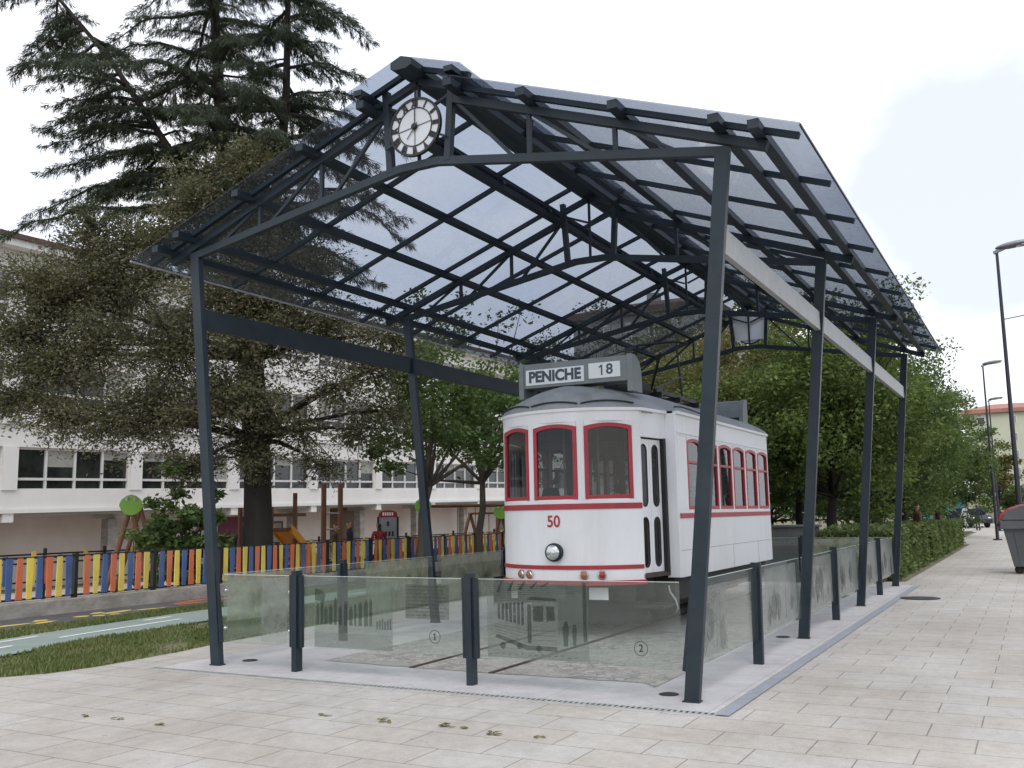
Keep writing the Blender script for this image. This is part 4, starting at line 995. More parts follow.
# ------------------------------------------------------------------ trees
def nvec(rng, n):
    v = rng.normal(size=(n, 3)); return v/np.linalg.norm(v, axis=1, keepdims=True)
def leafquads(rng, P, size, wr=.55, flat=.35, dirs=None):
    n = len(P); A = nvec(rng, n) if dirs is None else dirs
    A = A*np.array([1, 1, 1-flat])+(np.array([0, 0, -.25]) if dirs is None else 0); A /= np.linalg.norm(A, axis=1, keepdims=True)
    B = np.cross(A, nvec(rng, n)); B /= np.linalg.norm(B, axis=1, keepdims=True)+1e-9
    s = (size*(.45+1.1*rng.random(n)))[:, None]
    return np.stack([P, P+A*s*.5+B*s*wr*.5, P+A*s, P+A*s*.5-B*s*wr*.5], 1)
def make_tree(name, label, cat, loc, H, rx, rz, cz, nclump, nleaf, leaf, mat, bark, seed, group=None, tr=.16, lean=(0, 0), sparse=.0, flatb=.75, wr=.55, nlimb=26, low=3, lr=.34):
    rng = np.random.default_rng(seed); t = thing(name, label, cat, (0, 0, 0), group)
    # clump centres: ellipsoid with an uneven outline
    U = nvec(rng, nclump*3); U = U[U[:, 2] > -flatb][:nclump]
    ph = rng.random(3)*6.28
    lob = 1+.17*np.sin(3*np.arctan2(U[:, 1], U[:, 0])+ph[0])+.13*np.sin(5*U[:, 2]+ph[1])+.12*rng.normal(size=len(U))
    r = rng.random(len(U))**.42*lob
    Cc = U*r[:, None]*np.array([rx, rx, rz])+np.array([lean[0], lean[1], cz])
    Cr = rx*(.12+.13*rng.random(len(U)))
    Pn = []
    for c, cr in zip(Cc, Cr):
        k = int(nleaf*(.5+rng.random()))
        if rng.random() < sparse: k = k//4
        q = nvec(rng, k)*(rng.random((k, 1))**.5)*cr*np.array([1.15, 1.15, .75])
        Pn.append(c+q)
    V = leafquads(rng, np.concatenate(Pn), leaf, wr)
    cr_ = quads('crown', V, mat, t)
    mb = MB(); base = Vector((0, 0, -.1)); top = Vector((lean[0]*.8, lean[1]*.8, cz+rz*.35))
    n = 8; tp = [base.lerp(top, i/n)+Vector((rng.normal()*.05*(i > 0), rng.normal()*.05*(i > 0), 0)) for i in range(n+1)]
    mb.tube(tp, [tr*(1.25 if i == 0 else 1)*(1-.85*i/n) for i in range(n+1)], 8)
    idx = rng.permutation(len(Cc))[:min(len(Cc), nlimb)]
    for j in idx:
        e = Vector(Cc[j]); s0 = tp[int(np.clip((e.z-cz+rz)/(2*rz)*5+1.5, low, n-1))]
        m1 = s0.lerp(e, .5)+Vector((0, 0, -.12*(e-s0).length*.5)); mb.tube([s0, s0.lerp(m1, .6), m1, e], [tr*lr, tr*lr*.75, tr*lr*.5, tr*.05], 5)
    part('trunk', mb, bark, t); t.location = loc; return t
GR = 'leafy trees beyond the shelter'
row = [  # pixel, depth, H..., label
    (832, 26, 3.1, 2.8, 4.3, 'leafA', 'fresh green round-crowned tree standing just beyond the far end of the shelter'),
    (874, 33, 3.1, 2.8, 4.2, 'leafC', 'deep green round tree between the last leaning post and the pavement'),
    (903, 41, 3.1, 2.9, 4.2, 'leafA', 'green tree behind the second hedge, between the last leaning post and the rightmost tree'),
    (937, 50, 2.8, 2.6, 3.9, 'leafC', 'rightmost tree of the row, low and rounded before the second street lamp'),
    (762, 29, 3.2, 3.0, 4.9, 'leafB', 'autumn tinted tree with red and yellow leaves above the tram rear'),
    (705, 34, 3.4, 3.2, 5.0, 'leafB', 'thin autumn tree behind the trolley gear on the tram roof'),
    (800, 37, 3.4, 3.3, 4.9, 'leafC', 'dark tree in the shade behind the second leaning post'),
    (865, 45, 3.6, 3.3, 5.0, 'leafC', 'dark tree deep in the row behind the third leaning post'),
    (655, 42, 3.2, 3.0, 4.8, 'leafD', 'yellowing tree showing between the tram roof and the shelter trusses')]
for i, (px, Z, rx, rz, cz, mt, lb) in enumerate(row):
    p = at(px, 505, Z); make_tree('leafy_tree', lb, 'tree', (p.x, p.y, 0), 8, rx, rz, cz-.05, 240, 270, .108, M[mt], M['bark'], 20+i, GR, .17, flatb=.88)
for px, Z, rx, rz, cz, sd, lb in ((418, 25, 2.4, 2.3, 4.9, 41, 'slender green tree behind the second leaning post by the school'), (476, 29, 2.8, 2.8, 5.1, 42, 'slim leaning green tree left of the tram front')):
    p = at(px, 540, Z); make_tree('slender_tree', lb, 'tree', (p.x, p.y, -.45), 6, rx, rz, cz, 130, 120, .13, M['leafC'], M['greybark'], sd, 'slender trees by the school', .15, lean=(.5, .4), sparse=.35, nlimb=12, low=4, lr=.42)
for px, Z, hz, lb, sd in ((600, 40, 10, 'tall thin almost bare birch seen through the roof glass', 51), (552, 44, 9.3, 'second thin birch seen through the left roof panes', 52)):
    p = at(px, 500, Z); make_tree('birch_tree', lb, 'tree', (p.x, p.y, 0), 12, 2.2, 4.2, hz-3, 110, 50, .13, M['olive'], M['greybark'], sd, 'thin birches behind the shelter', .12, sparse=.4)
p = at(1001, 515, 72); make_tree('small_tree', 'small reddish brown tree on the grass bank before the pale green block', 'tree', (p.x, p.y, .4), 5, 2.0, 2.3, 3.6, 70, 90, .2, M['leafD'], M['bark'], 61, None, .12)
for px, Z, rx, lb, sd in ((908, 62, 2.6, 'low dark tree at the end of the row near the parked car', 63), (770, 50, 3.6, 'low dense dark tree far behind the tram rear end', 65), (835, 54, 3.8, 'low dense dark tree far behind the third leaning post', 66), (880, 58, 3.4, 'low dense dark tree far behind the last leaning post', 67), (1015, 85, 3., 'dark rounded shrub-like tree on the bank at the right edge', 64)):
    p = at(px, 515, Z); make_tree('low_tree', lb, 'tree', (p.x, p.y, 0), 5, rx, 1.7, 2.2, 60, 80, .25, M['leafC'], M['bark'], sd, None, .15)

# great cedar: several leaders, long sweeping branches, hanging needle sprays
def cedar(loc_px, Z):
    rng = np.random.default_rng(77); p0 = at(*loc_px, Z); base = Vector((p0.x, p0.y, -.45))
    t = thing('cedar_tree', 'tall dark cedar with sweeping drooping branches rising above the school', 'tree', base)
    mb = MB(); V = []; nb = 0
    Rh = np.array([Rv.x, Rv.y, 0]); Rh /= np.linalg.norm(Rh)
    leaders = [
        ([base, at(252, 400, Z), at(238, 250, Z+.6), at(222, 140, Z+.8), at(215, 20, Z+1), at(212, -120, Z+1)], .34, 10., 48, (.97, 6.7), None, .36),
        ([at(250, 330, Z), at(272, 220, Z-.5), at(286, 110, Z-1), at(288, 0, Z-1), at(288, -80, Z-1)], .17, 5., 36, (.95, 3.5), None, .25),
        ([at(236, 260, Z), at(190, 180, Z+.3), at(150, 120, Z+.5), at(112, 62, Z+.6), at(60, 0, Z+.8), at(10, -60, Z+.8)], .13, 4., 34, (1., 3.3), 'left', .10)]
    for pts, r0, zmin, nbr, (tz, Lm), side, tmin in leaders:
        n = len(pts); mb.tube(pts, [r0*(1-.8*i/(n-1)) for i in range(n)], 8)
        P = np.array([list(q) for q in pts])
        for b in range(nbr+int(nbr*.9)):
            short = b >= nbr; b0 = b-nbr if short else b
            u = tmin+(1-tmin)*((b0+rng.random())/(nbr*.9 if short else nbr)); u = min(u, .999); k = u*(n-1); i = min(int(k), n-2); c = P[i]*(1-(k-i))+P[i+1]*(k-i)
            az = b*2.399+rng.normal()*.3
            if side == 'left' and not short: d = -Rh*rng.uniform(.7, 1.)+np.array([rng.normal()*.5, rng.normal()*.5, 0])
            else: d = np.array([math.cos(az), math.sin(az), 0.])
            d /= np.linalg.norm(d)
            ln = Lm*(1.1-.62*u)*rng.uniform(.72, 1.12)*(rng.uniform(.22, .5) if short else 1)
            m = 11; br = []
            rise = rng.uniform(.12, .30)
            for j in range(m):
                s = j/(m-1); br.append(c+d*ln*s+np.array([0, 0, ln*(rise*s-.42*s*s*rng.uniform(.9, 1.1)+.02*math.sin(s*9+b))]))
            br = np.array(br); mb.tube([Vector(x) for x in br], [max(.008, (.020*ln+.012)*(1-j/m)) for j in range(m)], 5)
            side_d = np.cross(d, [0, 0, 1.])
            nt_ = int(ln*8)
            for q in range(nt_):
                s = .10+.90*(q+rng.random())/nt_; k2 = s*(m-1); i2 = min(int(k2), m-2); o = br[i2]*(1-(k2-i2))+br[i2+1]*(k2-i2)
                sg = 1 if q % 2 else -1
                tl = (.28+.30*ln*(1-s)*.55)*rng.uniform(.6, 1.2)
                td = d*.75+side_d*sg*rng.uniform(.5, 1.1)+np.array([0, 0, rng.uniform(-.30, .05)]); td /= np.linalg.norm(td)
                ns = int(44+60*tl)
                w_ = rng.random(ns)[:, None]
                Pp = o+td*tl*w_+np.array([0, 0, -.28*tl])*w_**2+rng.normal(size=(ns, 3))*.028
                A = td*.55+rng.normal(size=(ns, 3))*.35+np.array([0, 0, -.62]); A /= np.linalg.norm(A, axis=1, keepdims=True)
                B = np.cross(A, nvec(rng, ns)); B /= np.linalg.norm(B, axis=1, keepdims=True)+1e-9
                sz_ = (.11+.15*rng.random(ns))[:, None]
                V.append(np.stack([Pp, Pp+A*sz_*.45+B*.0085, Pp+A*sz_, Pp+A*sz_*.45-B*.0085], 1))
    quads('crown', np.concatenate(V), M['cedar'], t); part('trunk', mb, M['bark'], t)
cedar((262, 545), 25.5)

# olive-brown yew in front of it, thick trunk and fine twiggy foliage
def yew():
    rng = np.random.default_rng(91); Z = 22.; p0 = at(258, 545, Z); base = Vector((p0.x, p0.y, -.45))
    t = thing('yew_tree', 'broad olive-brown fine-leaved tree with thick dark trunk before the school', 'tree', base)
    mb = MB(); tp = [base, at(258, 520, Z), at(257, 440, Z), at(254, 360, Z+.1), at(240, 280, Z+.2), at(222, 210, Z+.2), at(210, 170, Z+.2)]
    rr = [.42, .33, .29, .21, .13, .07, .03]; mb.tube(tp, rr, 12)
    V = []; TP = np.array([list(q) for q in tp])
    blobs = []   # (px, py, dz, radius m, leaves)
    B_ = [(175, 350, 0, 2.0, 1.), (95, 345, .3, 1.7, 1.), (45, 360, .2, 1.25, .9), (60, 415, -.2, 1.1, .75), (110, 285, .4, 1.45, 1.), (60, 300, .5, 1.1, .8), (150, 245, .3, 1.5, 1.), (205, 200, .2, 1.5, .95), (245, 165, .2, 1.1, .7), (260, 225, 0, 1.3, .8), (215, 290, -.8, 1.9, 1.), (165, 415, -.5, 1.4, .85), (225, 400, -.9, 1.3, .85), (120, 420, -.5, 1.1, .6),
          (290, 330, -.2, 1.35, .6), (305, 265, .2, 1.2, .6), (335, 385, -.1, 1.15, .40), (300, 430, -.4, .95, .34), (370, 370, .3, 1.0, .34), (360, 430, .1, .9, .26), (20, 400, .1, .8, .6), (250, 455, -.6, .8, .5), (195, 465, -.6, .75, .45), (38, 285, .5, 1.2, .9), (95, 240, .4, 1.2, .8), (20, 330, .4, 1.0, .8), (250, 400, -1.1, 1.0, .8), (258, 335, -1.0, 1.1, .8), (270, 290, -.8, 1.0, .7), (330, 320, .3, 1.2, .5), (385, 335, .5, 1.1, .45), (385, 410, .2, .8, .2), (320, 465, -.1, .7, .2)]
    for px, py, dz, r, dn in B_:
        c = np.array(list(at(px, py, Z+dz)))
        i = int(np.argmin(np.abs(TP[:, 2]-(c[2]-.8)))); i = min(max(i, 2), len(TP)-2); s0 = Vector(TP[i]); e = Vector(c)
        mb.tube([s0, s0.lerp(e, .35)+Vector((0, 0, .15)), s0.lerp(e, .7)+Vector((0, 0, .12)), e], [.085, .06, .04, .015], 6)
        for k in range(int(20+22*r)):      # twigs, each with its own leaves
            d = nvec(rng, 1)[0]*np.array([1, 1, .75]); a = c+d*r*rng.uniform(.0, .35); ln = r*rng.uniform(.45, 1.05)
            b = a+d*ln+np.array([0, 0, -.16*ln]); mid = (a+b)/2+rng.normal(size=3)*.08
            mb.tube([Vector(a), Vector(mid), Vector(b)], [.014, .010, .004], 3, cap=False)
            n = int(160*dn*(.25+1.4*rng.random()))
            w_ = rng.random(n)[:, None]; base_ = np.where(w_ < .5, a+(mid-a)*w_*2, mid+(b-mid)*(w_*2-1))
            off = rng.normal(size=(n, 3))*np.array([.17, .17, .10])*(.5+r*.45)
            Pp = base_+off; A = d*.5+nvec(rng, n)*.8; A /= np.linalg.norm(A, axis=1, keepdims=True)
            V.append(leafquads(rng, Pp, .085, .40, .3, A))
    quads('crown', np.concatenate(V), M['olive'], t); part('trunk', mb, M['bark'], t)
yew()
# ivy-green shrub by the fence
p = at(183, 548, 21); make_tree('shrub', 'bushy dark green shrub growing behind the picket fence', 'shrub', (p.x, p.y, -.4), 2, .95, 1.35, 1.5, 60, 110, .13, M['leafC'], M['bark'], 71, None, .05, flatb=.95)

# hedges
def hedge(label, x0, x1, y0, y1, h, seed):
    rng = np.random.default_rng(seed); t = thing('hedge', label, 'hedge', ((x0+x1)/2, (y0+y1)/2, 0), 'clipped hedges along the pavement')
    n = int(2600*((y1-y0)*(h*2+x1-x0)+(x1-x0)*h*2)/3.2); P = rng.random((n, 3))*np.array([x1-x0, y1-y0, h]); 
    f = rng.integers(0, 4, n); ex = rng.random(n)**2*.22
    P[f == 0, 0] = (x1-x0)-ex[f == 0]; P[f == 1, 1] = ex[f == 1]; P[f == 2, 2] = h-ex[f == 2]*.6; P[f == 3, 0] = ex[f == 3]
    wob = .05*np.sin(P[:, 1]*2.3)+.04*np.sin(P[:, 1]*5.1+P[:, 2]*4); P[:, 0] += wob; P[:, 2] += wob*.7+.02*rng.normal(size=n)
    P += np.array([x0, y0, .03]); quads('foliage', leafquads(rng, P, .085, .6, .2), M['hedge'], t)
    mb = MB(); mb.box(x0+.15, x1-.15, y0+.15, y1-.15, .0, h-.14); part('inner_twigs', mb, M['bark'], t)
hedge('near clipped green hedge beside the last leaning post', .9, 2.5, 14.6, 21.5, 1.05, 81)
hedge('farther clipped hedge beyond the gap, ending by the pavement', .7, 2.5, 22.4, 36, .95, 82)
hedge('long low loose hedge deep behind the clipped hedges', -1.2, .8, 40, 58, .75, 83)
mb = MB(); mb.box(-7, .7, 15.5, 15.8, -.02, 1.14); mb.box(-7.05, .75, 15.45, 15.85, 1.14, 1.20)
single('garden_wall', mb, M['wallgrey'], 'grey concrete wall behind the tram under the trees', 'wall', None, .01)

# ------------------------------------------------------------------ street furniture on the right
def street_lamp(label, x, y, h):
    t = thing('street_lamp', label, 'street lamp', (x, y, 0), 'street lamps along the road')
    mb = MB(); mb.tube([(x, y, 0), (x, y, 1.2), (x, y, h*.5), (x, y, h)], [.075, .068, .052, .036], 12); mb.tube([(x, y, 0), (x, y, .06)], .2, 12); part('pole', mb, M['lamppole'], t)
    mb = MB(); mb.ball((x+.40, y, h+.09), .44, 8, 0, (1, .36, .20)); mb.beam((x-.08, y, h-.02), (x+.3, y, h+.08), .08, .08)
    for i, (a, b, c) in enumerate(mb.v): mb.v[i] = (a, b, c+.10*(a-x))
    hd = part('lamp_head', mb, M['lampgrey'], t)
    mb = MB(); mb.ball((x+.46, y, h+.095), .34, 6, 0, (1, .33, .14)); part('diffuser', mb, M['lens'], hd)
street_lamp('nearest and tallest dark street lamp with a flat oval head behind the bin', 4.88, 19.5, 8.1)
street_lamp('second dark street lamp standing alone beyond the red-lidded bin', 3.55, 42, 8.1)
street_lamp('thin far street lamp just behind the second lamp pole', 3.1, 60, 8.2)
def bin_(x, y):
    t = thing('waste_container', 'dark grey wheeled waste container with a curved red lid on the pavement', 'waste bin', (x, y, 0))
    def ringpts(z, hx, hy): return [(x-hx, y-hy, z), (x+hx, y-hy, z), (x+hx, y+hy, z), (x-hx, y+hy, z)]
    mb = MB(); A = ringpts(.16, .50, .42); B = ringpts(1.02, .66, .56); Cc = ringpts(1.02, .72, .62); D_ = ringpts(1.22, .72, .62)
    vs = A+B+Cc+D_; fs = [(3, 2, 1, 0), (12, 13, 14, 15)]
    for k in range(3):
        for i in range(4): fs.append((k*4+i, k*4+(i+1) % 4, k*4+4+(i+1) % 4, k*4+4+i))
    mb.add(vs, fs)
    for s in (-.45, 0, .45): mb.prism([(x+s*.8-.02, y-.43, .2), (x+s*.8+.02, y-.43, .2), (x+s*.98+.02, y-.575, 1.0), (x+s*.98-.02, y-.575, 1.0)], (0, .03, 0))
    bd_ = part('body', mb, M['binbody'], t, .025)
    mb = MB(); n = 8; pr = [(x-.76, y, 1.20)]+[(x-.76*math.cos(math.pi*i/n), y, 1.21+.395*math.sin(math.pi*i/n)) for i in range(1, n)]+[(x+.76, y, 1.20)]
    mb.prism([(a, y-.52, c) for a, b, c in pr], (0, 1.04, 0)); part('lid', mb, M['binred'], t, .03)
    for s in (-1, 1):
        mb = MB(); pr2 = [(x-.68, 0, 1.222)]+[(x-.68*math.cos(math.pi*i/n), 0, 1.222+.365*math.sin(math.pi*i/n)) for i in range(1, n)]+[(x+.68, 0, 1.222)]
        ya = y+s*.52 if s > 0 else y-.64
        mb.prism([(a, ya, c) for a, b, c in pr2], (0, .12, 0)); part('lid_side', mb, M['binbody'], t, .02)
        mb = MB(); mb.tube([(x+s*.72, y, 1.12), (x+s*.80, y, 1.12)], .05, 10); part('lifting_pin', mb, M['black'], t)
    for sx in (-.4, .4):
        for sy in (-.32, .32):
            mb = MB(); mb.lathe([(.03, -.03), (.10, -.03), (.10, .03), (.03, .03)], (x+sx, y+sy, .10), (0, 1, 0), 14); mb.box(x+sx-.03, x+sx+.03, y+sy-.04, y+sy+.04, .1, .17); part('wheel', mb, M['rubber'], t)
bin_(5.2, 17.7)
mb = MB(); a = Vector((4.88, 19.5, 6.3))
mb.tube([a, a+Vector((1.6, -.5, .10)), a+Vector((4, -1.2, .45)), a+Vector((8, -2, 1.3))], .012, 5); single('overhead_cable', mb, M['black'], 'thin overhead cable running from the nearest lamp pole to the right', 'cable')
def cover(x, y, r, label, nm, cat, m):
    mb = MB(); mb.lathe([(r, 0), (r, .005)], (x, y, .0045), (0, 0, 1), 24); mb.lathe([(r*.82, 0), (r*.80, .004)], (x, y, .0095), (0, 0, 1), 24); single(nm, mb, m, label, cat)
p = at(668, 695, 1); 
def gxy(px, py):
    d_ = at(px, py, 1)-CAM; k = -CAM.z/d_.z; q = CAM+d_*k; return q.x, q.y
for px, py, r, lb in ((669, 695, .085, 'dark round ground light by the foot of the front corner post nearest the camera'), (250, 661, .085, 'dark round ground light at the lawn-side front corner of the slab'), (783, 637.5, .085, 'dark round ground light halfway along the pavement-side fence')):
    x, y = gxy(px, py); cover(x, y, r, lb, 'ground_light', 'ground light', M['darkfloor'])
x, y = gxy(920, 598.5); cover(x, y, .33, 'round iron manhole cover in the pavement beside the hedge', 'manhole_cover', 'manhole cover', M['darkfloor'])
rl = random.Random(8)
for px, py, lb in ((447, 727, 'curled dry leaf clump lying in a paving joint, the bushiest'), (494, 735, 'flat yellowish dry leaf right of the leaf clump on the paving'), (468, 729, 'tiny brown leaf scrap between the two larger leaves'), (386, 722, 'thin brown leaf fragment on the joint left of the leaf clump'), (84, 716, 'leftmost dry leaf, flat on the paving near the lawn corner'), (117, 719, 'pale dry leaf second from the lawn corner on the paving'), (160, 725, 'yellowish leaf tuft third from the lawn corner on the paving'), (540, 738, 'small brown leaf bit farthest right in the row of fallen leaves'), (325, 716, 'dark specks of leaf litter in the joint at mid paving')):
    x, y = gxy(px, py); mb = MB(); k = 7 if 'clump' in lb else 3
    for i in range(k):
        a = rl.uniform(0, 6.28); s = rl.uniform(.018, .030); ca, sa = math.cos(a), math.sin(a); ox, oy = rl.uniform(-.05, .05), rl.uniform(-.02, .02)
        pts = [(-s*1.2, 0, .003+.003*i), (-s*.5, s*.45, .007+.003*i), (s*.5, s*.5, .004+.003*i), (s*1.3, .1*s, .006+.003*i), (s*.3, -s*.4, .009+.003*i), (-s*.5, -s*.5, .005+.003*i)]
        mb.prism([(x+ox+p_[0]*ca-p_[1]*sa, y+oy+p_[0]*sa+p_[1]*ca, p_[2]) for p_ in pts], (0, 0, .003))
    single('fallen_leaf', mb, M['pinkleaf'], lb, 'leaf', 'fallen leaves on the paving')

# ------------------------------------------------------------------ playground
def aframe(label, px, py, Z, bar=(-1.9, 1.9), group='green-topped swing frames'):
    p_ = at(px, py, Z); x, y = p_.x, p_.y; t = thing('swing_frame', label, 'swing', (x, y, -.45), group)
    zt = p_.z+.05; bv = Vector((bar[0], bar[1], 0)); sv = Vector((-bv.y, bv.x, 0)).normalized(); o = Vector((x, y, zt))
    for k in (0, 1):
        for s in (-1, 1):
            mb = MB(); q = o+bv*k; mb.tube([q+sv*s*.62+Vector((0, 0, -.5-zt)), q], .06, 8); part('leg', mb, M['playwood'], t)
    mb = MB(); mb.tube([o-bv*.03, o+bv*1.03], .05, 8); part('top_bar', mb, M['playwood'], t)
    vn = (CAM-o); vn.z = 0; vn.normalize(); vu = Vector((-vn.y, vn.x, 0))
    mb = MB(); k = 12; mb.prism([o+vn*.08+vu*math.cos(6.283*i/k)*.24*(1+.12*math.cos(12.57*i/k))+Vector((0, 0, .02+math.sin(6.283*i/k)*.25)) for i in range(k)], vn*.05); hd = part('animal_head_panel', mb, M['playgreen'], t)
    for e in (-.09, .09):
        mb = MB(); mb.ball(tuple(o+vn*.13+vu*e+Vector((0, 0, .16))), .05, 5); part('eye', mb, M['whitecloth'], hd)
    mb = MB()
    for f in (.38, .58): mb.tube([o+bv*f, o+bv*f+Vector((0, 0, .05-zt))], .012, 5)
    mb.beam(o+bv*.36+Vector((0, 0, .04-zt)), o+bv*.60+Vector((0, 0, .04-zt)), .2, .04); part('swing_seat', mb, M['black'], t)
aframe('green-topped wooden swing frame in front of the graffiti wall', 131, 508, 23)
aframe('green-topped swing frame just behind the second leaning post', 423, 508, 30, (2.2, 1.8))
aframe('green-topped swing frame right beside the tram front corner', 501, 514, 33, (-2.2, 1.6))
def climber():
    p_ = at(285, 545, 23.5); x, y = p_.x, p_.y; t = thing('climbing_frame', 'wooden climbing tower with an orange slide beside the thick dark trunk', 'climbing frame', (x, y, -.45))
    for dx in (-.0, -1.0):
        for dy, h in ((-.5, 1.85), (.35, 2.2)):
            mb = MB(); mb.tube([(x+dx, y+dy, -.5), (x+dx, y+dy, h)], .055, 8); part('post', mb, M['playwood'], t)
    mb = MB(); mb.box(x-1.05, x+.05, y-.55, y+.4, .55, .62); part('platform', mb, M['playwood'], t)
    mb = MB(); mb.box(x-.02, x+.02, y-.5, y+.35, 1.25, 1.35); mb.box(x-.02, x+.02, y-.75, y+.75, 1.62, 1.70); part('railing', mb, M['playwood'], t)
    mb = MB(); mb.prism([(x+.1, y+.1, 1.42), (x+.1, y+.1, 1.2), (x+.1, y+1.7, -.1), (x+.1, y+1.7, .12)], (.05, 0, 0)); mb.prism([(x-.5, y+.1, 1.42), (x-.5, y+.1, 1.2), (x-.5, y+1.7, -.1), (x-.5, y+1.7, .12)], (.05, 0, 0))
    mb.prism([(x-.45, y+.1, 1.25), (x+.1, y+.1, 1.25), (x+.1, y+1.7, -.06), (x-.45, y+1.7, -.06)], (0, 0, .04)); part('slide', mb, M['playorange'], t)
climber()
p_ = at(328, 545, 27.5); x, y = p_.x, p_.y
t = thing('rung_ladder', 'pair of tall reddish wooden poles with rungs between the climbing tower and notice board', 'climbing ladder', (x, y, -.45))
for dy in (-.2, .55):
    mb = MB(); mb.tube([(x, y+dy, -.5), (x, y+dy, 2.55)], .075, 8); part('pole', mb, M['playwood'], t)
for z in (.35, .8, 1.25, 1.7):
    mb = MB(); mb.tube([(x, y-.2, z), (x, y+.55, z)], .025, 6); part('rung', mb, M['galv'], t)
p_ = at(388, 545, 28.5); x, y = p_.x, p_.y; nv = Vector((.55, -.83, 0)); uv = Vector((.83, .55, 0))
t = nbd = thing('notice_board', 'grey playground notice board with a red arched top', 'notice board', (x, y, -.45))
def pb(a, b, z0, z1, off, th): 
    q = Vector((x, y, 0))+nv*off; return [q+uv*a+Vector((0, 0, z0)), q+uv*b+Vector((0, 0, z0)), q+uv*b+Vector((0, 0, z1)), q+uv*a+Vector((0, 0, z1))], nv*th
for s in (-.52, .42):
    mb = MB(); mb.prism(*pb(s, s+.10, -.5, 1.75, -.05, .1)); part('post', mb, M['black'], t)
mb = MB(); mb.prism(*pb(-.42, .42, .6, 1.72, -.02, .04)); bo = part('board', mb, M['boardgrey'], t)
mb = MB()
for r_ in range(2):
    for k in range(4): mb = MB(); mb.prism(*pb(-.30+.16*k, -.20+.16*k, .85+.28*r_, 1.0+.28*r_, .021, .004)); part('pictogram', mb, M['black'], bo)
mb = MB(); mb.prism(*pb(-.06, .06, 1.45, 1.6, .021, .004)); part('pictogram', mb, M['black'], bo)
mb = MB(); q = Vector((x, y, 0))-nv*.03; k = 8
mb.prism([q+uv*(-.46)+Vector((0, 0, 1.725))]+[q+uv*(-.46*math.cos(math.pi*i/k))+Vector((0, 0, 1.76+.2*math.sin(math.pi*i/k)**.6)) for i in range(k+1)]+[q+uv*.46+Vector((0, 0, 1.725))], nv*.06); part('red_top', mb, M['redcloth'], t)
mb = MB()
for k in range(5): mb.prism(*pb(-.26+.11*k, -.19+.11*k, 1.79, 1.89, .031, .004))
part('top_letters', mb, M['signwhite'], t)

nbd.scale = (.62, .62, .92)
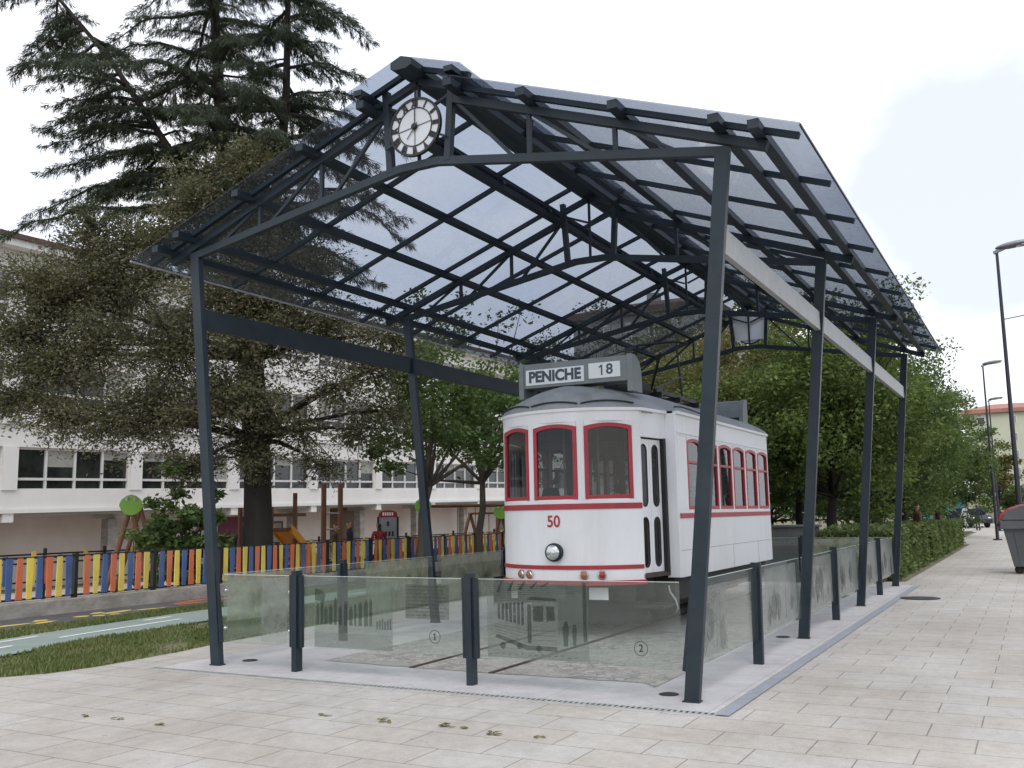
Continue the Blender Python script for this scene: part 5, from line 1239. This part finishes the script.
# ------------------------------------------------------------------ people
def person(label, loc, h, rz, top, legs, pose='stand', group=None, hair='hair'):
    k = h/1.72
    if pose == 'walk': J = dict(kl=(.10, .16, .48), fl=(.10, .02, .07), kr=(-.10, -.02, .48), fr=(-.10, -.34, .10), hl=(.24, -.16, .82), hr=(-.24, .18, .84))
    elif pose == 'sit': J = dict(kl=(.11, .42, .50), fl=(.11, .44, .07), kr=(-.11, .42, .50), fr=(-.11, .44, .07), hl=(.12, .34, .62), hr=(-.12, .34, .62))
    else: J = dict(kl=(.10, .02, .48), fl=(.11, 0, .07), kr=(-.10, .02, .48), fr=(-.11, 0, .07), hl=(.16, .24, 1.02), hr=(-.26, .06, .82))
    dz = -.46 if pose == 'sit' else 0
    V = {'pel': (0, 0, .92+dz), 'wa': (0, 0, 1.10+dz), 'ch': (0, .01, 1.30+dz), 'nk': (0, .0, 1.46+dz), 'ja': (0, .025, 1.54+dz), 'hd': (0, .02, 1.63+dz), 'tp': (0, .01, 1.69+dz)}
    for s, n in ((1, 'l'), (-1, 'r')):
        V['h'+n+'p'] = (s*.09, 0, .88+dz); V['k'+n] = J['k'+n]; V['f'+n] = J['f'+n]; fx, fy, fz = J['f'+n]; V['t'+n] = (fx, fy+.17, .035 if fz < .2 else fz)
        V['s'+n] = (s*.18, 0, 1.40+dz); h_ = J['h'+n]; hz = h_[2]+(0 if pose != 'sit' else 0)
        V['e'+n] = (s*.24, (h_[1])*.3-.02, 1.14+dz*.95); V['w'+n] = (h_[0], h_[1], hz); V['g'+n] = (h_[0]*.97, h_[1]+.05, hz-.08)
    E_ = [('pel', 'wa'), ('wa', 'ch'), ('ch', 'nk'), ('nk', 'ja'), ('ja', 'hd'), ('hd', 'tp')]
    for n in 'lr': E_ += [('pel', 'h'+n+'p'), ('h'+n+'p', 'k'+n), ('k'+n, 'f'+n), ('f'+n, 't'+n), ('ch', 's'+n), ('s'+n, 'e'+n), ('e'+n, 'w'+n), ('w'+n, 'g'+n)]
    rad = dict(pel=.135, wa=.125, ch=.145, nk=.055, ja=.085, hd=.098, tp=.07)
    for n in 'lr': rad.update({'h'+n+'p': .095, 'k'+n: .062, 'f'+n: .045, 't'+n: .04, 's'+n: .07, 'e'+n: .045, 'w'+n: .034, 'g'+n: .036})
    names = list(V); me = bpy.data.meshes.new('p'); me.from_pydata([tuple(c*k for c in V[n]) for n in names], [(names.index(a), names.index(b)) for a, b in E_], [])
    o = bpy.data.objects.new('p', me); COL.objects.link(o); sk = o.modifiers.new('s', 'SKIN')
    for i, n in enumerate(names):
        r = rad[n]*k; me.skin_vertices[0].data[i].radius = (r, r*(.75 if n in ('pel', 'wa', 'ch') else 1)); me.skin_vertices[0].data[i].use_root = (n == 'pel')
    sk.use_smooth_shade = True; sb_ = o.modifiers.new('u', 'SUBSURF'); sb_.levels = 1; sb_.render_levels = 1
    bpy.context.view_layer.update(); m2 = bpy.data.meshes.new_from_object(o.evaluated_get(bpy.context.evaluated_depsgraph_get())); bpy.data.objects.remove(o)
    m2.materials.clear(); 
    for mm in (M['skin'], M[top], M[legs], M[hair], M['rubber']): m2.materials.append(mm)
    sit = pose == 'sit'
    for p in m2.polygons:
        c = p.center/k; z = c.z-dz
        hand = (c-Vector(V['gl'])).length < .085 or (c-Vector(V['gr'])).length < .085
        if z > 1.47: mi = 3 if (z > 1.64 or c.y < -.015) else 0
        elif hand: mi = 0
        elif sit: mi = 1 if c.z > .50 and c.y < .30 else (4 if c.z < .1 else 2)
        else: mi = 1 if (z > .90 or abs(c.x) > .20) else (4 if z < .09 else 2)
        p.material_index = mi; p.use_smooth = True
    ob = bpy.data.objects.new('person', m2); COL.objects.link(ob); ob.location = loc; ob.rotation_euler = (0, 0, rz)
    return tag(ob, label, 'person', group)
for px, Z, h, lb, top, legs, rz, g in ((350, 26, 1.66, 'person in dark navy clothes standing behind the picket fence', 'navy', 'navy', 2.2, 0), (335, 26.5, 1.58, 'person in a brown jacket leaning toward the navy-clad person', 'browncloth', 'navy', -1.2, 0), (379, 28, 1.56, 'person in a red top by the notice board', 'redcloth', 'navy', 1., 0), (243, 26, 1.6, 'person in black half hidden behind the climbing tower', 'navy', 'navy', .5, 0)):
    p_ = at(px, 545, Z); person(lb, (p_.x, p_.y, -.14), h, rz, top, legs)
for px, Z, lb, top, legs, ps, rz in ((977, 62, 'person in dark clothes walking away by the lamp posts', 'navy', 'navy', 'walk', 0.2), (965, 68, 'person in pale clothes near the parked car', 'whitecloth', 'whitecloth', 'walk', 1.), (918, 31, 'person in a dark coat under the trees behind the hedge', 'browncloth', 'navy', 'stand', 2.)):
    p_ = at(px, 515, Z); person(lb, (p_.x, p_.y, 0), 1.7, rz, top, legs, ps)

# ------------------------------------------------------------------ cars, kiosk, far buildings, bank
def car(label, x, y, rz, paint):
    t = thing('parked_car', label, 'car', (0, 0, 0), None)
    prof = [(-2.05, .35), (-2.1, .62), (-1.95, .92), (-1.35, .98), (-.75, 1.42), (.65, 1.45), (1.35, 1.0), (1.98, .88), (2.1, .60), (2.05, .35)]
    mb = MB(); ws = [.80 if z < 1.1 else .64 for _, z in prof]; n = len(prof)
    vs = [(-w_, y_, z) for (y_, z), w_ in zip(prof, ws)]+[(w_, y_, z) for (y_, z), w_ in zip(prof, ws)]
    mb.add(vs, [tuple(range(n)), tuple(range(n, 2*n))[::-1]]+[(i, n+i, n+(i+1) % n, (i+1) % n) for i in range(n)]); bo = part('body', mb, paint, t, .05)
    for q in ([(-.62, -1.30, 1.02), (.62, -1.30, 1.02), (.55, -.82, 1.385), (-.55, -.82, 1.385)], [(-.62, 1.28, 1.06), (.62, 1.28, 1.06), (.55, .74, 1.40), (-.55, .74, 1.40)]):
        mb = MB(); mb.prism(q, (0, .03*(-1 if q[0][1] < 0 else 1), .03)); part('windscreen', mb, M['windark'], bo)
    for s in (-1, 1):
        mb = MB(); mb.prism([(s*.775, -1.1, 1.02), (s*.775, 1.0, 1.05), (s*.668, .6, 1.37), (s*.668, -.7, 1.36)], (s*.03, 0, .004)); part('side_window', mb, M['windark'], bo)
        for yy in (-1.3, 1.3):
            mb = MB(); mb.lathe([(.1, -.1), (.31, -.1), (.31, .1), (.1, .1)], (s*.74, yy, .31), (s, 0, 0), 18); wh = part('wheel', mb, M['rubber'], t)
            mb = MB(); mb.lathe([(.2, 0), (.18, .02), (.05, .03)], (s*.845, yy, .31), (s, 0, 0), 14); part('rim', mb, M['galv'], wh)
        mb = MB(); mb.ball((s*.58, -2.06, .70), .12, 5, 0, (1.2, .5, .7)); part('headlight', mb, M['lens'], t)
        mb = MB(); mb.ball((s*.60, 2.06, .72), .11, 5, 0, (1.1, .5, .8)); part('tail_light', mb, M['redlens'], t)
    t.location = (x, y, 0); t.rotation_euler = (0, 0, rz)
p_ = at(968, 515, 72); car('dark blue car parked at the far end of the pavement', p_.x, p_.y, .5, M['carblue'])
p_ = at(1022, 515, 66); car('silver car on the road at the right edge', p_.x, p_.y, -.1, M['carsilver'])
p_ = at(944, 515, 74); x, y = p_.x, p_.y
t = thing('kiosk', 'small kiosk with teal and maroon panels beyond the hedges', 'kiosk', (x, y, 0))
mb = MB(); mb.box(x-1.6, x+1.6, y, y+2, 0, 2.4); part('walls', mb, M['wallgrey'], t)
for k, m in enumerate(('teal', 'maroon', 'teal', 'teal')):
    mb = MB(); mb.box(x-1.55+k*.8, x-.85+k*.8, y-.03, y-.005, .4, 2.2); part('panel', mb, M[m], t)
mb = MB(); mb.box(x-1.8, x+1.8, y-.4, y+2.2, 2.4, 2.55); part('roof', mb, M['wallgrey'], t)
mb = MB(); mb.add([(-8, 92, -.02), (14, 92, -.02), (14, 112, 2.3), (-8, 112, 2.3), (-8, 130, 2.3), (14, 130, 2.3)], [(0, 1, 2, 3), (3, 2, 5, 4)]); struct('grass_bank', mb, M['soil'])
mb = MB(); mb.box(-8, 14, 91.4, 92, -.05, .5); single('bank_wall', mb, M['kerb'], 'low pale retaining wall at the foot of the far grass bank', 'wall')
def block(nm, label, x0, x1, y0, y1, h, wall, roof, nf, nw, roofh, facing='y', eave=.5, z0=0.):
    t = thing(nm, label, 'building', ((x0+x1)/2, (y0+y1)/2, 0)); mb = MB(); mb.box(x0, x1, y0, y1, -.5, h); part('wall', mb, wall, t)
    mb = MB(); e = eave; a, b, c, d_ = x0-e, x1+e, y0-e, y1+e; m_ = min(x1-x0, y1-y0)*.35
    vs = [(a, c, h), (b, c, h), (b, d_, h), (a, d_, h), (a, c, h+roofh*.35), (b, c, h+roofh*.35), (b, d_, h+roofh*.35), (a, d_, h+roofh*.35), (a+m_, c+m_, h+roofh), (b-m_, c+m_, h+roofh), (b-m_, d_-m_, h+roofh), (a+m_, d_-m_, h+roofh)]
    fs = [(3, 2, 1, 0), (8, 9, 10, 11)]
    for q in (0, 4):
        for i in range(4): fs.append((q+i, q+(i+1) % 4, q+4+(i+1) % 4, q+4+i))
    mb.add(vs, fs); rf_ = part('roof', mb, roof, t)
    mb = MB(); mb.box((x0+x1)/2-1, (x0+x1)/2+.2, (y0+y1)/2-1, (y0+y1)/2, h+roofh*.5, h+roofh+1.2); part('chimney', mb, wall, rf_)
    fh = h/nf
    for f in range(nf):
        for k in range(nw):
            if facing == 'y':
                xa = x0+(x1-x0)*(k+.38)/nw; xb = x0+(x1-x0)*(k+.66)/nw
                mb = MB(); mb.box(xa, xb, y0-.06, y0-.002, f*fh+fh*.32, f*fh+fh*.80); wn = part('window', mb, M['winframe'], t)
                mb = MB(); mb.box(xa+.12, xb-.12, y0-.075, y0-.062, f*fh+fh*.36, f*fh+fh*.76); part('pane', mb, M['windark' if (k*7+f*3) % 3 == 0 else 'blind'], wn)
            else:
                ya = y0+(y1-y0)*(k+.3)/nw; yb = y0+(y1-y0)*(k+.72)/nw
                mb = MB(); mb.box(x1+.002, x1+.06, ya, yb, f*fh+fh*.32, f*fh+fh*.80); wn = part('window', mb, M['winframe'], t)
                mb = MB(); mb.box(x1+.062, x1+.075, ya+.12, yb-.12, f*fh+fh*.36, f*fh+fh*.76); part('pane', mb, M['windark'], wn)
block('apartment_block', 'pale yellow-green apartment block with salmon red roof at the street end', -3.2, 30, 150, 162, 15.2, M['yelgreen'], M['salmon'], 6, 8, 1.6)
block('grey_block', 'tall grey apartment block with reddish roof seen through the shelter roof', -34, -20, 78, 90, 20.5, M['blind'], M['roofred'], 6, 6, 2.0)
0 and block('cream_block', 'pale cream block showing between the trees behind the tram', -24, -6, 96, 106, 6.5, M['blind'], M['roofred'], 2, 7, 2.)
